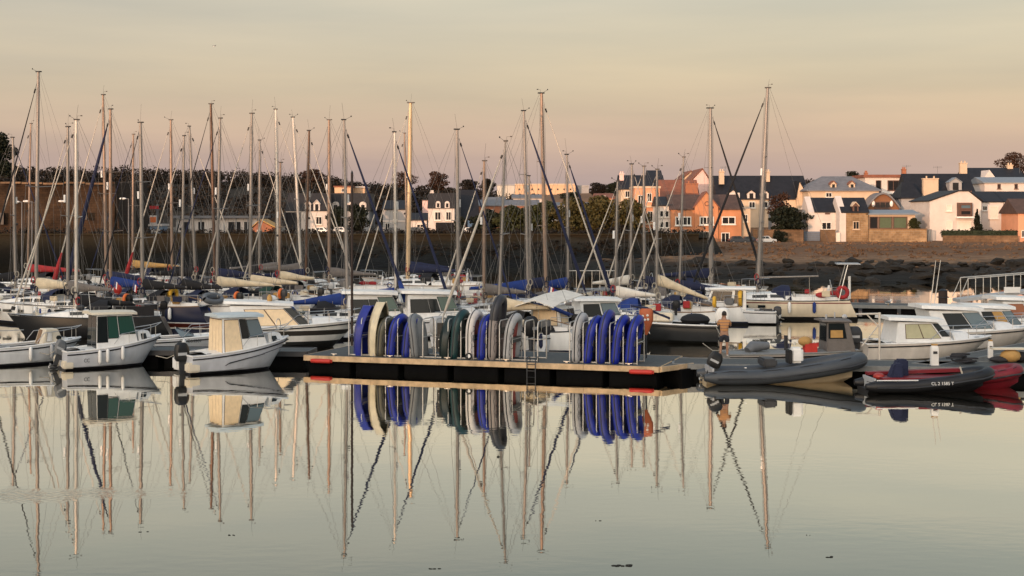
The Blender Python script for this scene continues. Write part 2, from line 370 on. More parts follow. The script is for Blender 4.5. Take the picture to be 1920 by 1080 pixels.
def shore_h(x, y):
    edge = 122 + 3.5 * hnoise(x, 0, .35, 3) + max(0, 26 - x) * 1.6
    d = y - edge
    z = lerp_table([(-6, -.8), (0, -.05), (3, .35), (14, .75), (24, 1.05), (40, 1.35), (78, 1.95), (84, 2.0), (120, 4.4), (170, 9.0), (300, 12), (600, 14)], d)
    rough = max(0, 1 - abs(d - 10) / 15)
    z += rough * (.42 * hnoise(x, y, 1.7, 1) + .28 * hnoise(x, y, 4.1, 5))
    z += (.16 * hnoise(x, y, 1.1, 9) + .10 * hnoise(x, y, 3.7, 2)) * min(1, max(0, d / 20)) * (1 if d < 76 else 0)
    return z
grid('shore', 'shore', 4, 190, 190, 112, 560, 150, shore_h)
def bank_h(x, y):
    d = y - 158.5 - 2.0 * hnoise(x, 0, .5, 6) - max(0, -22 - x) * .25
    return lerp_table([(-3, -.9), (0, -.15), (3, .7), (6, 1.5), (10, 2.6), (13.5, 3.62), (17, 3.66)], d) + .30 * hnoise(x, y, 1.6, 7) * min(1, max(0, d / 3)) * (1 if d < 10 else .35)
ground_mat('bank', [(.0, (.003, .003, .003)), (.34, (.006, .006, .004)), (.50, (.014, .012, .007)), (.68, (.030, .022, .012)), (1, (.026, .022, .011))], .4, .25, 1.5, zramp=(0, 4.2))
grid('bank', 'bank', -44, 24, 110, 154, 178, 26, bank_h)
QY, QZ = 170.0, 3.15
g = MB(); g.add([(-420, QY + .2, QZ), (24, QY + .2, QZ), (24, 330, QZ), (-420, 330, QZ)], [(0, 1, 2, 3)])
tag(g.build('ground', 'town_ground'), kind='structure')
qw = thing('quay_wall', (0, QY, 0), 0, 'long dark weed-stained stone quay wall below the town houses', 'quay wall')
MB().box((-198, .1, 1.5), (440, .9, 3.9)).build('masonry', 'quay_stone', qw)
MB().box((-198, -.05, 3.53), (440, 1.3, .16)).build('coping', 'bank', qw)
# hill: terrain behind the town, wooded
SKYL = [(-300, 322), (30, 322), (120, 326), (300, 329), (520, 333), (640, 345), (720, 352), (820, 356), (930, 362), (1130, 362), (1300, 352), (1600, 340), (1920, 335), (2300, 335)]
def hill_h(x, y):
    px = CX + F * x / max(y, 1)
    top = CZ + (HY - lerp_table(SKYL, px) - 7) * 470 / F
    return lerp_table([(255, 2.6), (300, 3.2), (470, top), (700, top - 6)], y) if top > 3 else 2.6
grid('hill', 'hill_earth', -330, 330, 66, 252, 720, 24, hill_h)
# unseen ridge added behind the viewer, shaped to keep the last sun off the harbour but not off the far shore
g = MB(); vs = []; fs = []; n = 60
for i in range(n + 1):
    x = -900 + 1600 * i / n
    h = 28.3 + 2.6 * hnoise(x * .05, 3, 1.6, 2) + 1.0 * hnoise(x * .3, 1, 1.3, 4)
    for y, z in ((-95, -.5), (-130, 6), (-190, h * .8), (-230, h), (-330, h * .8), (-420, 0)): vs.append((x, y, z))
for i in range(n):
    for j in range(5): a = i * 6 + j; fs.append((a, a + 6, a + 7, a + 1))
tag(g.add(vs, fs).build('sun_blocking_ridge', 'blocker_earth', None, 60), kind='structure')

# ---- foliage
def leafmat(name, col, var=.45, trans=.25):
    m, t, b = node_mat(name); N = t.nodes.new; Lk = t.links.new
    b.inputs['Roughness'].default_value = .7; b.inputs['Specular IOR Level'].default_value = .25
    tc = N('ShaderNodeTexCoord'); n = N('ShaderNodeTexNoise'); n.inputs['Scale'].default_value = .7; n.inputs['Detail'].default_value = 6; Lk(tc.outputs['Object'], n.inputs[0])
    r = N('ShaderNodeMapRange'); r.inputs[1].default_value = .3; r.inputs[2].default_value = .7; r.inputs[3].default_value = 1 - var; r.inputs[4].default_value = 1 + var; Lk(n.outputs[0], r.inputs[0])
    x = N('ShaderNodeMixRGB'); x.blend_type = 'MULTIPLY'; x.inputs[0].default_value = 1; x.inputs[1].default_value = (*col, 1); Lk(r.outputs[0], x.inputs[2]); Lk(x.outputs[0], b.inputs['Base Color'])
leafmat('leaf_wood', (.014, .010, .006))
leafmat('leaf_dark', (.011, .015, .007))
leafmat('leaf_green', (.032, .036, .011))
leafmat('leaf_olive', (.055, .046, .013))
leafmat('leaf_rust', (.042, .020, .011))
mat('bark', (.05, .035, .025), .9, var=.3)
def leaves(g, c, r, n, size, rg):
    """small leaf sheets spread through an ellipsoid, thicker towards its skin"""
    for _ in range(n):
        d = Vector((rg.gauss(0, 1), rg.gauss(0, 1), rg.gauss(0, 1))).normalized()
        k = rg.random() ** .38
        p = Vector(c) + Vector((d.x * r[0], d.y * r[1], d.z * r[2])) * k
        a = Vector((rg.gauss(0, 1), rg.gauss(0, 1), rg.gauss(0, 1))).normalized(); b = a.orthogonal().normalized()
        q = Matrix.Rotation(rg.random() * 6.28, 3, a); b = q @ b; cc = a.cross(b)
        s = size * rg.uniform(.6, 1.3)
        g.add([p - b * s * .5, p + cc * s * .45, p + b * s * .6, p - cc * s * .4], [(0, 1, 2, 3)])
def tree(name, label, px, pyb, pyt, wpx, Y, leaf='leaf_dark', cat='tree', n=1500, lobes=7, seed=1, group=None, trunk=.35, size=None, shape='round'):
    rg = random.Random(seed); b = Q(px, pyb, Y); s = F / Y
    H = (pyb - pyt) / s; W = wpx / s / 2
    e = thing(name, b, rg.random() * 6, label, cat, group)
    g = MB(); r0 = max(.06, H * .028)
    n = int(n * 2.4); g.tube([(0, 0, -.2), (rg.uniform(-.02, .02) * H, 0, H * .3), (rg.uniform(-.04, .04) * H, rg.uniform(-.03, .03) * H, H * .75)], [r0 * 1.3, r0, r0 * .3], 7)
    for k in range(5):
        a = k * 1.26 + rg.random(); z = H * rg.uniform(trunk * .6, .6)
        g.tube([(0, 0, z), (math.cos(a) * W * .35, math.sin(a) * W * .35, z + H * .12), (math.cos(a) * W * .7, math.sin(a) * W * .7, z + H * .2)], [r0 * .5, r0 * .3, r0 * .12], 5)
    g.build('trunk', 'bark', e, 60)
    g = MB(); size = size or max(.26, H * .05)
    for k in range(lobes):
        a = k * 2.4 + rg.random(); zz = trunk + (1 - trunk) * (k + .5) / lobes
        if shape == 'cone': rad = W * (1.05 - zz) * .9
        else: rad = W * math.sqrt(max(.05, 1 - ((zz - (trunk + 1) / 2) / ((1 - trunk) / 2 + .12)) ** 2))
        off = rad * .45
        leaves(g, (math.cos(a) * off, math.sin(a) * off, H * zz), (rad * .72, rad * .72, H * (1 - trunk) / lobes * 1.5), n // lobes, size, rg)
    g.build('crown', leaf, e)
    return e
# the wooded hill: one mass
g = MB(); rg = random.Random(3)
for k in range(1150):
    px = rg.uniform(-60, 1960); Y = rg.choice((rg.uniform(300, 470), rg.uniform(440, 480)))
    x = (px - CX) * Y / F; z = hill_h(x, Y); r = rg.uniform(1.2, 3.0)
    if px > 640: r *= .7
    leaves(g, (x, Y, z + r * .6), (r * 1.5, r * 1.5, r), 120, .62, rg)
tag(g.build('wooded_hillside', 'leaf_wood'), 'dark brown-green wood covering the long low hill behind the town', 'wood', kind='stuff')

g = MB(); rg = random.Random(17)
for k in range(520):
    x = rg.uniform(-110, 23); hh = rg.uniform(.15, .55) * (1.6 if rg.random() < .12 else 1); y = QY + rg.uniform(-.6, 2.2)
    leaves(g, (x, y, 3.62 + hh * .5), (rg.uniform(.3, .9), .4, hh), 26, .22, rg)
for k in range(160):
    x = rg.uniform(-30, 20); y = rg.uniform(162, 168); leaves(g, (x, y, bank_h(x, y) + .15), (rg.uniform(.4, 1.2), .5, .25), 26, .25, rg)
tag(g.build('bank_grass', 'leaf_wood'), 'ragged grass and weeds along the top of the quay bank', 'grass', kind='stuff')
tree('broadleaf_tree', 'dark dense tree rising above the rampart at the left edge', -8, 345, 258, 74, 188, 'leaf_dark', n=2600, seed=11, trunk=.15)
tree('broadleaf_tree', 'round dark tree standing on the hill above the white mansard house', 585, 352, 320, 46, 330, 'leaf_rust', seed=12)
tree('broadleaf_tree', 'sparse reddish tree on the skyline left of the small white harbour house', 760, 362, 325, 48, 330, 'leaf_rust', n=800, seed=13)
tree('broadleaf_tree', 'rusty tree with a round top on the skyline above the small white harbour house', 822, 368, 325, 40, 320, 'leaf_rust', seed=14)
tree('broadleaf_tree', 'low dark tree behind the tall dark slate roof', 880, 372, 339, 42, 320, 'leaf_wood', seed=15)
tree('broadleaf_tree', 'dark tree just left of the grey end of the apartment block', 915, 374, 338, 30, 320, 'leaf_wood', seed=16)
tree('broadleaf_tree', 'small dark tree in front of the peach apartment block', 1068, 384, 362, 40, 330, 'leaf_dark', seed=17)
tree('broadleaf_tree', 'dark skyline tree just right of the apartment block', 1125, 376, 345, 44, 360, 'leaf_wood', seed=18)
tree('broadleaf_tree', 'dark skyline tree touching the left slate-roofed house', 1152, 376, 343, 30, 350, 'leaf_dark', seed=19)
tree('dark_evergreen', 'dark evergreen before the left half of the big slate mansard roof', 632, 438, 392, 40, 222, 'leaf_dark', n=1500, seed=20, trunk=.08)
tree('dark_evergreen', 'dark evergreen before the right half of the big slate mansard roof', 672, 438, 388, 44, 222, 'leaf_dark', n=1500, seed=21, trunk=.08)
tree('broadleaf_tree', 'small dark tree beside the garage of the white harbour house', 862, 438, 410, 22, 222, 'leaf_dark', n=700, seed=29, trunk=.1)
for i, (px, pt, wp, lf, lb) in enumerate([(912, 398, 60, 'leaf_dark', 'dark bush on the quay right of the blue-walled house'), (960, 392, 70, 'leaf_green', 'green bush on the quay, second from the blue-walled house'),
        (1015, 384, 76, 'leaf_green', 'green bush on the quay below the middle of the apartment block'), (1072, 378, 84, 'leaf_olive', 'olive bush on the quay below the right end of the apartment block'),
        (1128, 374, 80, 'leaf_olive', 'large olive bush on the quay, widest of the row'), (1180, 380, 76, 'leaf_olive', 'olive bush below the coral house, last of the row')]):
    tree('quay_bush', lb, px, 447 + (i == 5) * 4, pt, wp, 195 - i * 2, lf, 'bush', n=1900, lobes=8, seed=30 + i, group='bushes along the quay', trunk=.03, size=.34)
tree('grey_shrub', 'pale grey shrub at the foot of the olive bushes', 1165, 455, 425, 50, 182, 'leaf_wood', 'shrub', n=1100, seed=40, trunk=.03, size=.25)
tree('garden_bush', 'dark bush in the garden below the long slate roof', 1480, 432, 392, 84, 207, 'leaf_dark', 'bush', n=1800, seed=41, trunk=.03, size=.3)
tree('garden_tree', 'sparse rust-coloured garden tree below the long slate roof', 1462, 432, 366, 44, 209, 'leaf_rust', 'tree', n=900, seed=42, trunk=.3, size=.25)
tree('parking_shrub', 'round shrub beside the parked pale car', 1462, 458, 434, 30, 203, 'leaf_dark', 'shrub', n=600, seed=43, trunk=.03, size=.2)
tree('garden_conifer', 'dark upright conifer beside the white gable house', 1832, 436, 397, 26, 203.2, 'leaf_dark', 'tree', n=900, seed=44, trunk=.03, size=.22, shape='cone')
tree('skyline_pine', 'dark pine on the skyline between hipped roof and balcony house', 1598, 356, 324, 46, 300, 'leaf_dark', 'tree', n=1100, seed=45, trunk=.2)
tree('skyline_tree', 'rust-coloured tree on the skyline at the right edge', 1900, 345, 290, 64, 300, 'leaf_rust', 'tree', n=1500, seed=46, trunk=.2)
tree('terrace_shrub', 'leafy shrub at the right end of the glazed pavilion', 1714, 432, 411, 24, 203.6, 'leaf_green', 'shrub', n=500, seed=47, trunk=.03, size=.2)

# ================================================================== BUILDINGS
for nm, c in dict(wall_white=(.60, .545, .50), wall_cream=(.56, .44, .32), wall_orange=(.50, .225, .115), wall_coral=(.66, .33, .20), wall_pink=(.70, .50, .46), wall_grey=(.34, .34, .34),
                  wall_peach=(.62, .42, .27), wall_blue=(.25, .34, .46), wall_brick=(.33, .14, .08), wall_wood=(.22, .11, .06), wall_drab=(.55, .52, .46)).items(): mat(nm, c, .9, var=.10, scale=.6, spec=.2)
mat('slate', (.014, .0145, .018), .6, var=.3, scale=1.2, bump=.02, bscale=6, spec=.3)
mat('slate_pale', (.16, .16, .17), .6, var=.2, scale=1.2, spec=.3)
mat('slate_brown', (.075, .045, .035), .8, var=.3, scale=1.2)
mat('zinc', (.20, .23, .26), .5, var=.12)
mat('tile_red', (.20, .075, .045), .85, var=.25, scale=1)
mat('frame_white', (.72, .69, .63), .6, var=.05)
mat('frame_brown', (.10, .05, .035), .6, var=.1)
mat('shutter_white', (.70, .64, .56), .7, var=.05)
mat('door_blue', (.14, .18, .24), .6, var=.08)
mat('pane', (.020, .020, .022), .08, var=.0, spec=.7)
mat('hedge', (.018, .028, .012), .9, var=.4, scale=3, bump=.15, bscale=4)

class House:
    """front wall in the plane Y; every size is a photo pixel at that distance turned into metres"""
    def __init__(s, name, label, x0, x1, yb, ye, Y, depth, wall, cat='house', group=None):
        s.Y = Y; s.s = F / Y; s.cx = (x0 + x1) / 2; s.yb = yb
        b = Q(s.cx, yb, Y); s.e = thing(name, b, 0, label, cat, group)
        s.w = (x1 - x0) / s.s; s.h = (yb - ye) / s.s; s.d = depth
        s.wall = wall; s.profile = [(-s.w / 2, -1.0), (s.w / 2, -1.0), (s.w / 2, s.h), (-s.w / 2, s.h)]
    def X(s, px): return (px - s.cx) / s.s
    def Z(s, py): return (s.yb - py) / s.s
    def walls(s, gable=None):
        p = list(s.profile)
        if gable is not None: p = p[:3] + [(s.X(a), s.Z(b)) for a, b in gable] + p[3:]
        MB().prism(p, lambda u, v, w: Vector((u, w, v)), 0, s.d).build('wall', s.wall, s.e); return s
    def roof_x(s, yr, m='slate', ov=.25, x0=None, x1=None, ye=None, inset=0.0):
        """ridge across the picture; inset > 0 gives hipped ends"""
        a = -s.w / 2 - ov if x0 is None else s.X(x0); b = s.w / 2 + ov if x1 is None else s.X(x1)
        h0 = s.h if ye is None else s.Z(ye); h1 = s.Z(yr); d = s.d; i = inset * (b - a)
        g = MB(); f0, f1 = -ov, d + ov; mid = d / 2; t = .12
        vs = [(a, f0, h0 - .05), (b, f0, h0 - .05), (b, f1, h0 - .05), (a, f1, h0 - .05), (a, f0, h0 + t), (b, f0, h0 + t), (b, f1, h0 + t), (a, f1, h0 + t), (a + i, mid, h1), (b - i, mid, h1)]
        g.add(vs, [(3, 2, 1, 0), (0, 1, 5, 4), (1, 2, 6, 5), (2, 3, 7, 6), (3, 0, 4, 7), (4, 5, 9, 8), (6, 7, 8, 9), (5, 6, 9), (7, 4, 8)])
        s.roof = g.build('roof', m, s.e); return s
    def roof_y(s, peak_x, yr, m='slate', ov=.25, x0=None, x1=None, ye=None, flat=0.0):
        """gable towards the viewer: two pitched slabs"""
        a = -s.w / 2 - ov if x0 is None else s.X(x0); b = s.w / 2 + ov if x1 is None else s.X(x1)
        h0 = s.h if ye is None else s.Z(ye); h1 = s.Z(yr); c = s.X(peak_x); fl = flat / s.s / 2; t = .16
        poly = [(a, h0), (c - fl, h1), (c + fl + .01, h1), (b, h0), (b, h0 + t), (c + fl + .01, h1 + t), (c - fl, h1 + t), (a, h0 + t)]
        s.roof = MB().prism(poly, lambda u, v, w: Vector((u, w, v + .01)), -ov, s.d + ov).build('roof', m, s.e); return s
    def roof_flat(s, m='zinc', ov=.35, t=.25):
        s.roof = MB().box((0, s.d / 2, s.h + t / 2 + .003), (s.w + 2 * ov, s.d + 2 * ov, t)).build('roof', m, s.e); return s
    def mansard(s, yr, m='slate', ins=.10):
        h0, h1 = s.h, s.Z(yr); a = s.w / 2 + .15; i = a * (1 - ins); d0, d1 = -.15, s.d + .15; k = ins * s.d
        s.roof = MB().hexa([(-a, d0, h0), (a, d0, h0), (a, d1, h0), (-a, d1, h0), (-i, d0 + k, h1), (i, d0 + k, h1), (i, d1 - k, h1), (-i, d1 - k, h1)]).build('roof', m, s.e); return s
    def win(s, x0, x1, y0, y1, frame='frame_white', pane='pane', bars=1, cross=0, y=0.0, name='window', sill=True, parent=None):
        a, b, c, d = s.X(x0), s.X(x1), s.Z(y1), s.Z(y0); f = max(.07, min(.14, (b - a) * .09)); g = MB()
        for (u0, u1, v0, v1) in ((a, b, c, c + f), (a, b, d - f, d), (a, a + f, c + f, d - f), (b - f, b, c + f, d - f)): g.box(((u0 + u1) / 2, y - .05, (v0 + v1) / 2), (u1 - u0, .12, v1 - v0))
        for k in range(bars): u = a + (b - a) * (k + 1) / (bars + 1); g.box((u, y - .04, (c + d) / 2), (f * .7, .08, d - c - 2 * f))
        for k in range(cross): v = c + (d - c) * (k + 1) / (cross + 1); g.box(((a + b) / 2, y - .03, v), (b - a - 2 * f, .06, f * .6))
        if sill: g.box(((a + b) / 2, y - .1, c - .05), (b - a + .2, .24, .1))
        w_ = g.build(name, frame, parent or s.e)
        if parent is None: MB().box(((a + b) / 2, y - .012, (c + d) / 2), (b - a - f, .03, d - c - f)).build('pane', pane, w_)
        return w_
    def slab(s, x0, x1, y0, y1, m, name, y=0.0, t=.08):
        a, b, c, d = s.X(x0), s.X(x1), s.Z(y1), s.Z(y0)
        return MB().box(((a + b) / 2, y - t / 2 + .01, (c + d) / 2), (b - a, t, d - c)).build(name, m, s.e)
    def chimney(s, x0, x1, y0, y1, m=None, y=None):
        a, b, c, d = s.X(x0), s.X(x1), s.Z(y1), s.Z(y0); y = s.d / 2 if y is None else y
        g = MB().box(((a + b) / 2, y, (c + d) / 2), (b - a, .8, d - c)).box(((a + b) / 2, y, d + .06), (b - a + .16, .95, .14))
        for k in (-.25, .25): g.box(((a + b) / 2 + k * (b - a), y, d + .3), (.2, .2, .36))
        return g.build('chimney', m or s.wall, s.e)
    def dormer(s, x0, x1, y0, y1, m='wall_white', y=.5, arch=False, roofm=None):
        """dormer box standing out of the roof with its own little roof and pane"""
        a, b, c, d = s.X(x0), s.X(x1), s.Z(y1), s.Z(y0); cx = (a + b) / 2; hw = (b - a) / 2; sh = c + (d - c) * .68
        if arch: poly = [(a, c), (b, c)] + [(cx + hw * math.cos(math.pi * k / 8), sh + (d - sh) * math.sin(math.pi * k / 8)) for k in range(9)]
        else: poly = [(a, c), (b, c), (b, sh), (cx, d), (a, sh)]
        D = MB().prism(poly, lambda u, v, w: Vector((u, w, v)), y - .25, y + 1.6).build('dormer', m, s.e)
        k = .26 * (b - a); MB().box((cx, y - .26, (c + sh) / 2 + .05), (b - a - 2 * k, .06, (sh - c) * .85)).build('pane', 'pane', D)
        if not arch and roofm:
            q = [(a - .1, sh - .05), (cx, d + .03), (b + .1, sh - .05), (b + .1, sh + .05), (cx, d + .15), (a - .1, sh + .05)]
            MB().prism(q, lambda u, v, w: Vector((u, w, v)), y - .4, y + 1.6).build('dormer_roof', roofm, D)
        return D

# --- right shore, front row
h = House('orange_house', 'orange two-storey house with central gable and dark roof by the shore', 1258, 1390, 458, 393, 205, 8, 'wall_orange')
h.walls().roof_x(364, 'slate_brown', .2)
gx = [(1302, 393), (1302, 385), (1324, 362), (1346, 385), (1346, 393)]
MB().prism([(h.X(1302), 0), (h.X(1346), 0)] + [(h.X(a), h.Z(b)) for a, b in ((1346, 388), (1324, 361), (1302, 388))], lambda u, v, w: Vector((u, w, v)), -.35, 4).build('gable_bay', 'wall_orange', h.e)
MB().prism([(h.X(1299), h.Z(391)), (h.X(1324), h.Z(361)), (h.X(1349), h.Z(391)), (h.X(1349), h.Z(389)), (h.X(1324), h.Z(358.6)), (h.X(1299), h.Z(389))], lambda u, v, w: Vector((u, w, v)), -.45, 4).build('gable_roof', 'tile_red', h.e)
for a, b, c, d, y, n in ((1266, 1296, 406, 423, 0, 3), (1311, 1338, 406, 422, -.35, 3), (1353, 1379, 406, 421, 0, 1), (1266, 1296, 435, 453, 0, 3), (1311, 1336, 434, 450, -.35, 2), (1352, 1368, 436, 456, 0, 1)): h.win(a, b, c, d, y=y, bars=n, cross=0)
MB().torus((h.X(1325), -.37, h.Z(382)), .3, .05, Vector((1, 0, 0)), Vector((0, 0, 1))).build('round_window', 'frame_brown', h.e)
h = House('cream_annex', 'narrow cream annex joined to the right of the orange house', 1390.5, 1407, 458, 391, 206, 6, 'wall_cream'); h.walls().roof_flat('zinc', .1, .12); h.win(1394, 1402, 402, 416)
h = House('white_stair_house', 'narrow white house with arched openings left of the orange house', 1233, 1257.5, 457, 386, 206, 7, 'wall_white'); h.walls().roof_x(368, 'slate', .2)
for a, c in ((1237, 395), (1247, 395), (1237, 415), (1247, 415), (1239, 438), (1248, 438)): h.win(a, a + 7, c, c + 12, 'frame_white', bars=0)
h = House('coral_house', 'tall coral house with stepped terraces and pale trim', 1190, 1237, 455, 353, 214, 8, 'wall_coral'); h.walls().roof_flat('wall_cream', .15, .3)
h.win(1196, 1206, 366, 384); h.win(1213, 1222, 362, 378); h.win(1196, 1206, 398, 416); h.win(1214, 1224, 396, 415); h.slab(1192, 1234, 386, 389, 'wall_cream', 'balcony', t=.7); h.slab(1192, 1234, 418, 421, 'wall_cream', 'balcony', t=.7)
h = House('slate_roof_house', 'cream house under a steep dark slate roof, leftmost on the right shore', 1164, 1246, 420, 355, 236, 9, 'wall_cream'); h.walls().roof_x(327, 'slate', .2); h.chimney(1164, 1172, 326, 350, 'wall_pink', y=3); h.win(1172, 1181, 358, 370)
h = House('dark_roof_tower', 'taller dark slate roof block stepping above the leftmost slate roof', 1217, 1243, 420, 340, 244, 8, 'slate_brown', cat='house'); h.walls().roof_x(318, 'slate', .1)
h = House('brown_roof_house', 'low house with reddish-brown roof behind the white stair house', 1240, 1310, 430, 372, 228, 8, 'wall_brick'); h.walls().roof_x(336, 'tile_red', .2); h.chimney(1287, 1310, 345, 372, 'wall_brick', y=1.2)
h = House('pink_gable_house', 'pale pink house with a steep pointed gable', 1289, 1336, 420, 348, 240, 12, 'wall_pink'); h.walls([(1317, 317)]).roof_y(1317, 317, 'tile_red', .3)
h = House('pink_gable_house', 'narrow cream gable with red roof just behind the pink gable', 1278, 1302, 420, 338, 250, 10, 'wall_cream'); h.walls([(1296, 321)]).roof_y(1296, 321, 'tile_red', .3)
h = House('long_slate_house', 'long house under the widest dark slate roof with two cream chimneys', 1346, 1515, 430, 374, 232, 9, 'wall_cream'); h.walls().roof_x(328, 'slate', .2)
h.chimney(1352, 1361, 322, 345, 'wall_cream', 2.2); h.chimney(1442, 1450, 322, 340, 'wall_cream', 3.5)
for a in (1367, 1401, 1426): h.dormer(a, a + 15, 357, 373, 'wall_white', .15, roofm='slate')
h.win(1371, 1382, 378, 390); h.win(1404, 1416, 378, 390); h.win(1428, 1440, 378, 390)
h = House('cream_gable_end', 'bright cream gable end wall closing the long slate roof', 1494, 1517, 430, 372, 231, 9.6, 'wall_cream'); h.walls([(1499, 341)]).roof_y(1499, 340.5, 'slate', .1)
h = House('slate_block', 'dark slate-roofed block just below the long roof', 1348, 1392, 440, 388, 214, 6, 'wall_wood'); h.walls().roof_x(372, 'slate', .2); h.slab(1368, 1392, 361, 371, 'wall_white', 'dormer_front', y=2.6)
h = House('garden_pavilion', 'low dark-glazed pavilion with a thin flat roof behind garden bushes', 1471, 1521, 434, 393, 212, 6, 'wall_grey'); h.walls().roof_flat('wall_white', .4, .2); h.win(1484, 1515, 397, 430, 'frame_brown', bars=2, y=0); 
h = House('grey_terrace_roof', 'small grey roofed outbuilding beside the garden pavilion', 1452, 1470, 434, 392, 214, 5, 'wall_grey'); h.walls().roof_x(372, 'zinc', .2)
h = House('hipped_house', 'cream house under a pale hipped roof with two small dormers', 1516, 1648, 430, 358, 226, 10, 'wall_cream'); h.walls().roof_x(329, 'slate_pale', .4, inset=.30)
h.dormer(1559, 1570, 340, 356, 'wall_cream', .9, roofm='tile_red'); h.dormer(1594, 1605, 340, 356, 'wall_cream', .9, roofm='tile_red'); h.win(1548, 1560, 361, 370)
h = House('white_cottage', 'small white gabled cottage with blue-grey garage door by the shore', 1515, 1580, 457, 398, 207, 6, 'wall_white'); h.walls().roof_x(370, 'slate', .15, x0=1527, x1=1574)
MB().prism([(0, h.h), (6, h.h), (3, h.Z(368))], lambda u, v, w: Vector((w, u, v)), h.X(1516), h.X(1527)).build('gable_end', 'wall_white', h.e)
h.win(1540, 1559, 416, 431, 'frame_white', bars=1); h.slab(1507, 1537, 434, 457, 'door_blue', 'garage_door', t=.3); h.slab(1547, 1556, 399, 402, 'frame_brown', 'vent', t=.1)
for k in range(5): h.slab(1507, 1537, 437 + 4 * k, 437.5 + 4 * k, 'mid_grey', 'door_rib', y=-.3, t=.05)
h = House('stone_cottage', 'stone cottage with slate roof and a small brown dormer', 1586, 1628, 458, 399, 204.5, 6, 'cottage_stone'); h.walls().roof_x(370, 'slate', .12, x0=1577, x1=1630)
MB().prism([(-.1, 0), (6.1, 0), (6.1, h.Z(399)), (3, h.Z(367)), (-.1, h.Z(399))], lambda u, v, w: Vector((w, u, v)), h.X(1574), h.X(1586) - .005).build('gable_end', 'wall_white', h.e)
h.dormer(1599, 1610, 380, 400, 'frame_brown', .3, roofm='wall_cream'); h.win(1599, 1611, 415, 430, 'wall_cream', bars=1); h.slab(1566, 1574, 436, 456, 'shutter_white', 'gate', y=-.4)
h = House('arched_house', 'house with a wide arched wooden gable behind the glazed pavilion', 1624, 1686, 430, 392, 222, 9, 'wall_wood')
arc = [(1624 + 62 * k / 12, 392 - 28 * math.sin(math.pi * k / 12)) for k in range(12, -1, -1)]
h.walls(arc[1:-1])
MB().prism([(h.X(a), h.Z(b)) for a, b in arc] + [(h.X(a * 1.0 + (a - 1655) * .05), h.Z(b - 3)) for a, b in reversed(arc)], lambda u, v, w: Vector((u, w, v)), -.5, 9).build('arched_roof', 'slate_pale', h.e)
h.win(1640, 1670, 378, 391, 'frame_brown', bars=2)
for a in (1637, 1671): MB().ell((h.X(a), -.2, h.Z(382)), (.28, .2, .5)).build('lamp', 'white', h.e, 60)
h = House('glazed_pavilion', 'cream pavilion with large greenish sliding windows and grey roof', 1629, 1716, 457, 402, 205, 6, 'wall_cream'); h.walls().roof_x(393, 'zinc', .5)
mat('pane_green', (.10, .13, .08), .12, var=.1, spec=.8)
for a, b, p in ((1630, 1646, 'pane'), (1647, 1673, 'pane_green'), (1674, 1701, 'pane_green')): h.win(a, b, 406, 429, 'frame_brown', p, bars=0, sill=False)
h = House('balcony_house', 'white house with balcony, orange awning and flat roof high on the right', 1622, 1716, 420, 333, 246, 8, 'wall_white'); h.walls().roof_flat('tile_red', .3, .5)
h.win(1642, 1652, 338, 361, 'frame_brown', bars=0); h.win(1664, 1686, 338, 358, 'frame_brown', bars=1); h.slab(1688, 1712, 340, 357, 'canvas_tan', 'awning', t=.5); h.slab(1652, 1714, 359, 364, 'white', 'balcony', t=.9); h.chimney(1703, 1710, 317, 330, 'wall_brick'); h.chimney(1632, 1637, 324, 331, 'wall_brick')
h = House('slate_villa', 'dark slate villa with a massive cream chimney and grey dormer', 1708, 1832, 430, 376, 228, 10, 'wall_cream'); h.walls().roof_x(324, 'slate', .2)
h.chimney(1728, 1756, 336, 400, 'wall_cream', -.6); h.dormer(1783, 1806, 334, 358, 'wall_grey', 1.0, roofm='zinc'); h.slab(1768, 1826, 358, 367, 'wall_coral', 'coral_band', y=1.2)
h = House('dark_lean_to', 'dark sloping slate roof left of the massive cream chimney', 1690, 1728, 430, 372, 224, 6, 'wall_grey'); h.walls().roof_x(340, 'slate', .2, inset=.3)
h = House('white_gable_house', 'white house with blunt gable and brown bay window by the shore', 1743, 1840, 449, 378, 206, 10, 'wall_white')
h.walls([(1816, 359), (1798, 359)]).roof_y(1807, 358.5, 'slate', .2, flat=18)
h.slab(1794, 1820, 380, 406, 'frame_brown', 'bay_window', t=.8); h.win(1797, 1818, 383, 392, 'frame_brown', 'glass_blue', y=-.8, bars=0, sill=False); h.win(1797, 1818, 394, 404, 'frame_brown', 'pane', y=-.8, bars=0, sill=False); h.slab(1791, 1823, 406, 409, 'white', 'bay_sill', t=1.0)
for a, b, c, d in ((1774, 1785, 384, 396), (1774, 1786, 414, 431), (1795, 1821, 414, 432)): h.win(a, b, c, d, 'frame_white', 'shutter_white', bars=0)
h = House('white_row_house', 'white row house with two white shutters and slate roof, nearer the gable house', 1841, 1881, 440, 379, 212, 9, 'wall_white'); h.walls().roof_x(358, 'slate', .1); h.win(1855, 1872, 386, 410, 'frame_white', 'shutter_white', bars=0); h.win(1842, 1851, 386, 395)
h = House('white_row_house', 'white row house with slate roof at the right edge', 1882, 1960, 440, 379, 212, 9, 'wall_white'); h.walls().roof_x(358, 'slate', .1); h.win(1892, 1910, 387, 411, 'frame_white', 'shutter_white', bars=0)
h = House('upper_slate_house', 'house with steep dark roof and tall cream chimney at the top right', 1820, 1925, 420, 340, 244, 9, 'wall_cream'); h.walls().roof_x(313, 'slate', .2); h.chimney(1806, 1819, 306, 340, 'wall_cream', 2); h.chimney(1905, 1915, 309, 320, 'wall_cream')
MB().prism([(h.X(1834), h.Z(350)), (h.X(1866), h.Z(350)), (h.X(1866), h.Z(338)), (h.X(1852), h.Z(319)), (h.X(1838), h.Z(338))], lambda u, v, w: Vector((u, w, v)), -1, 5).build('gable_bay', 'wall_white', h.e)
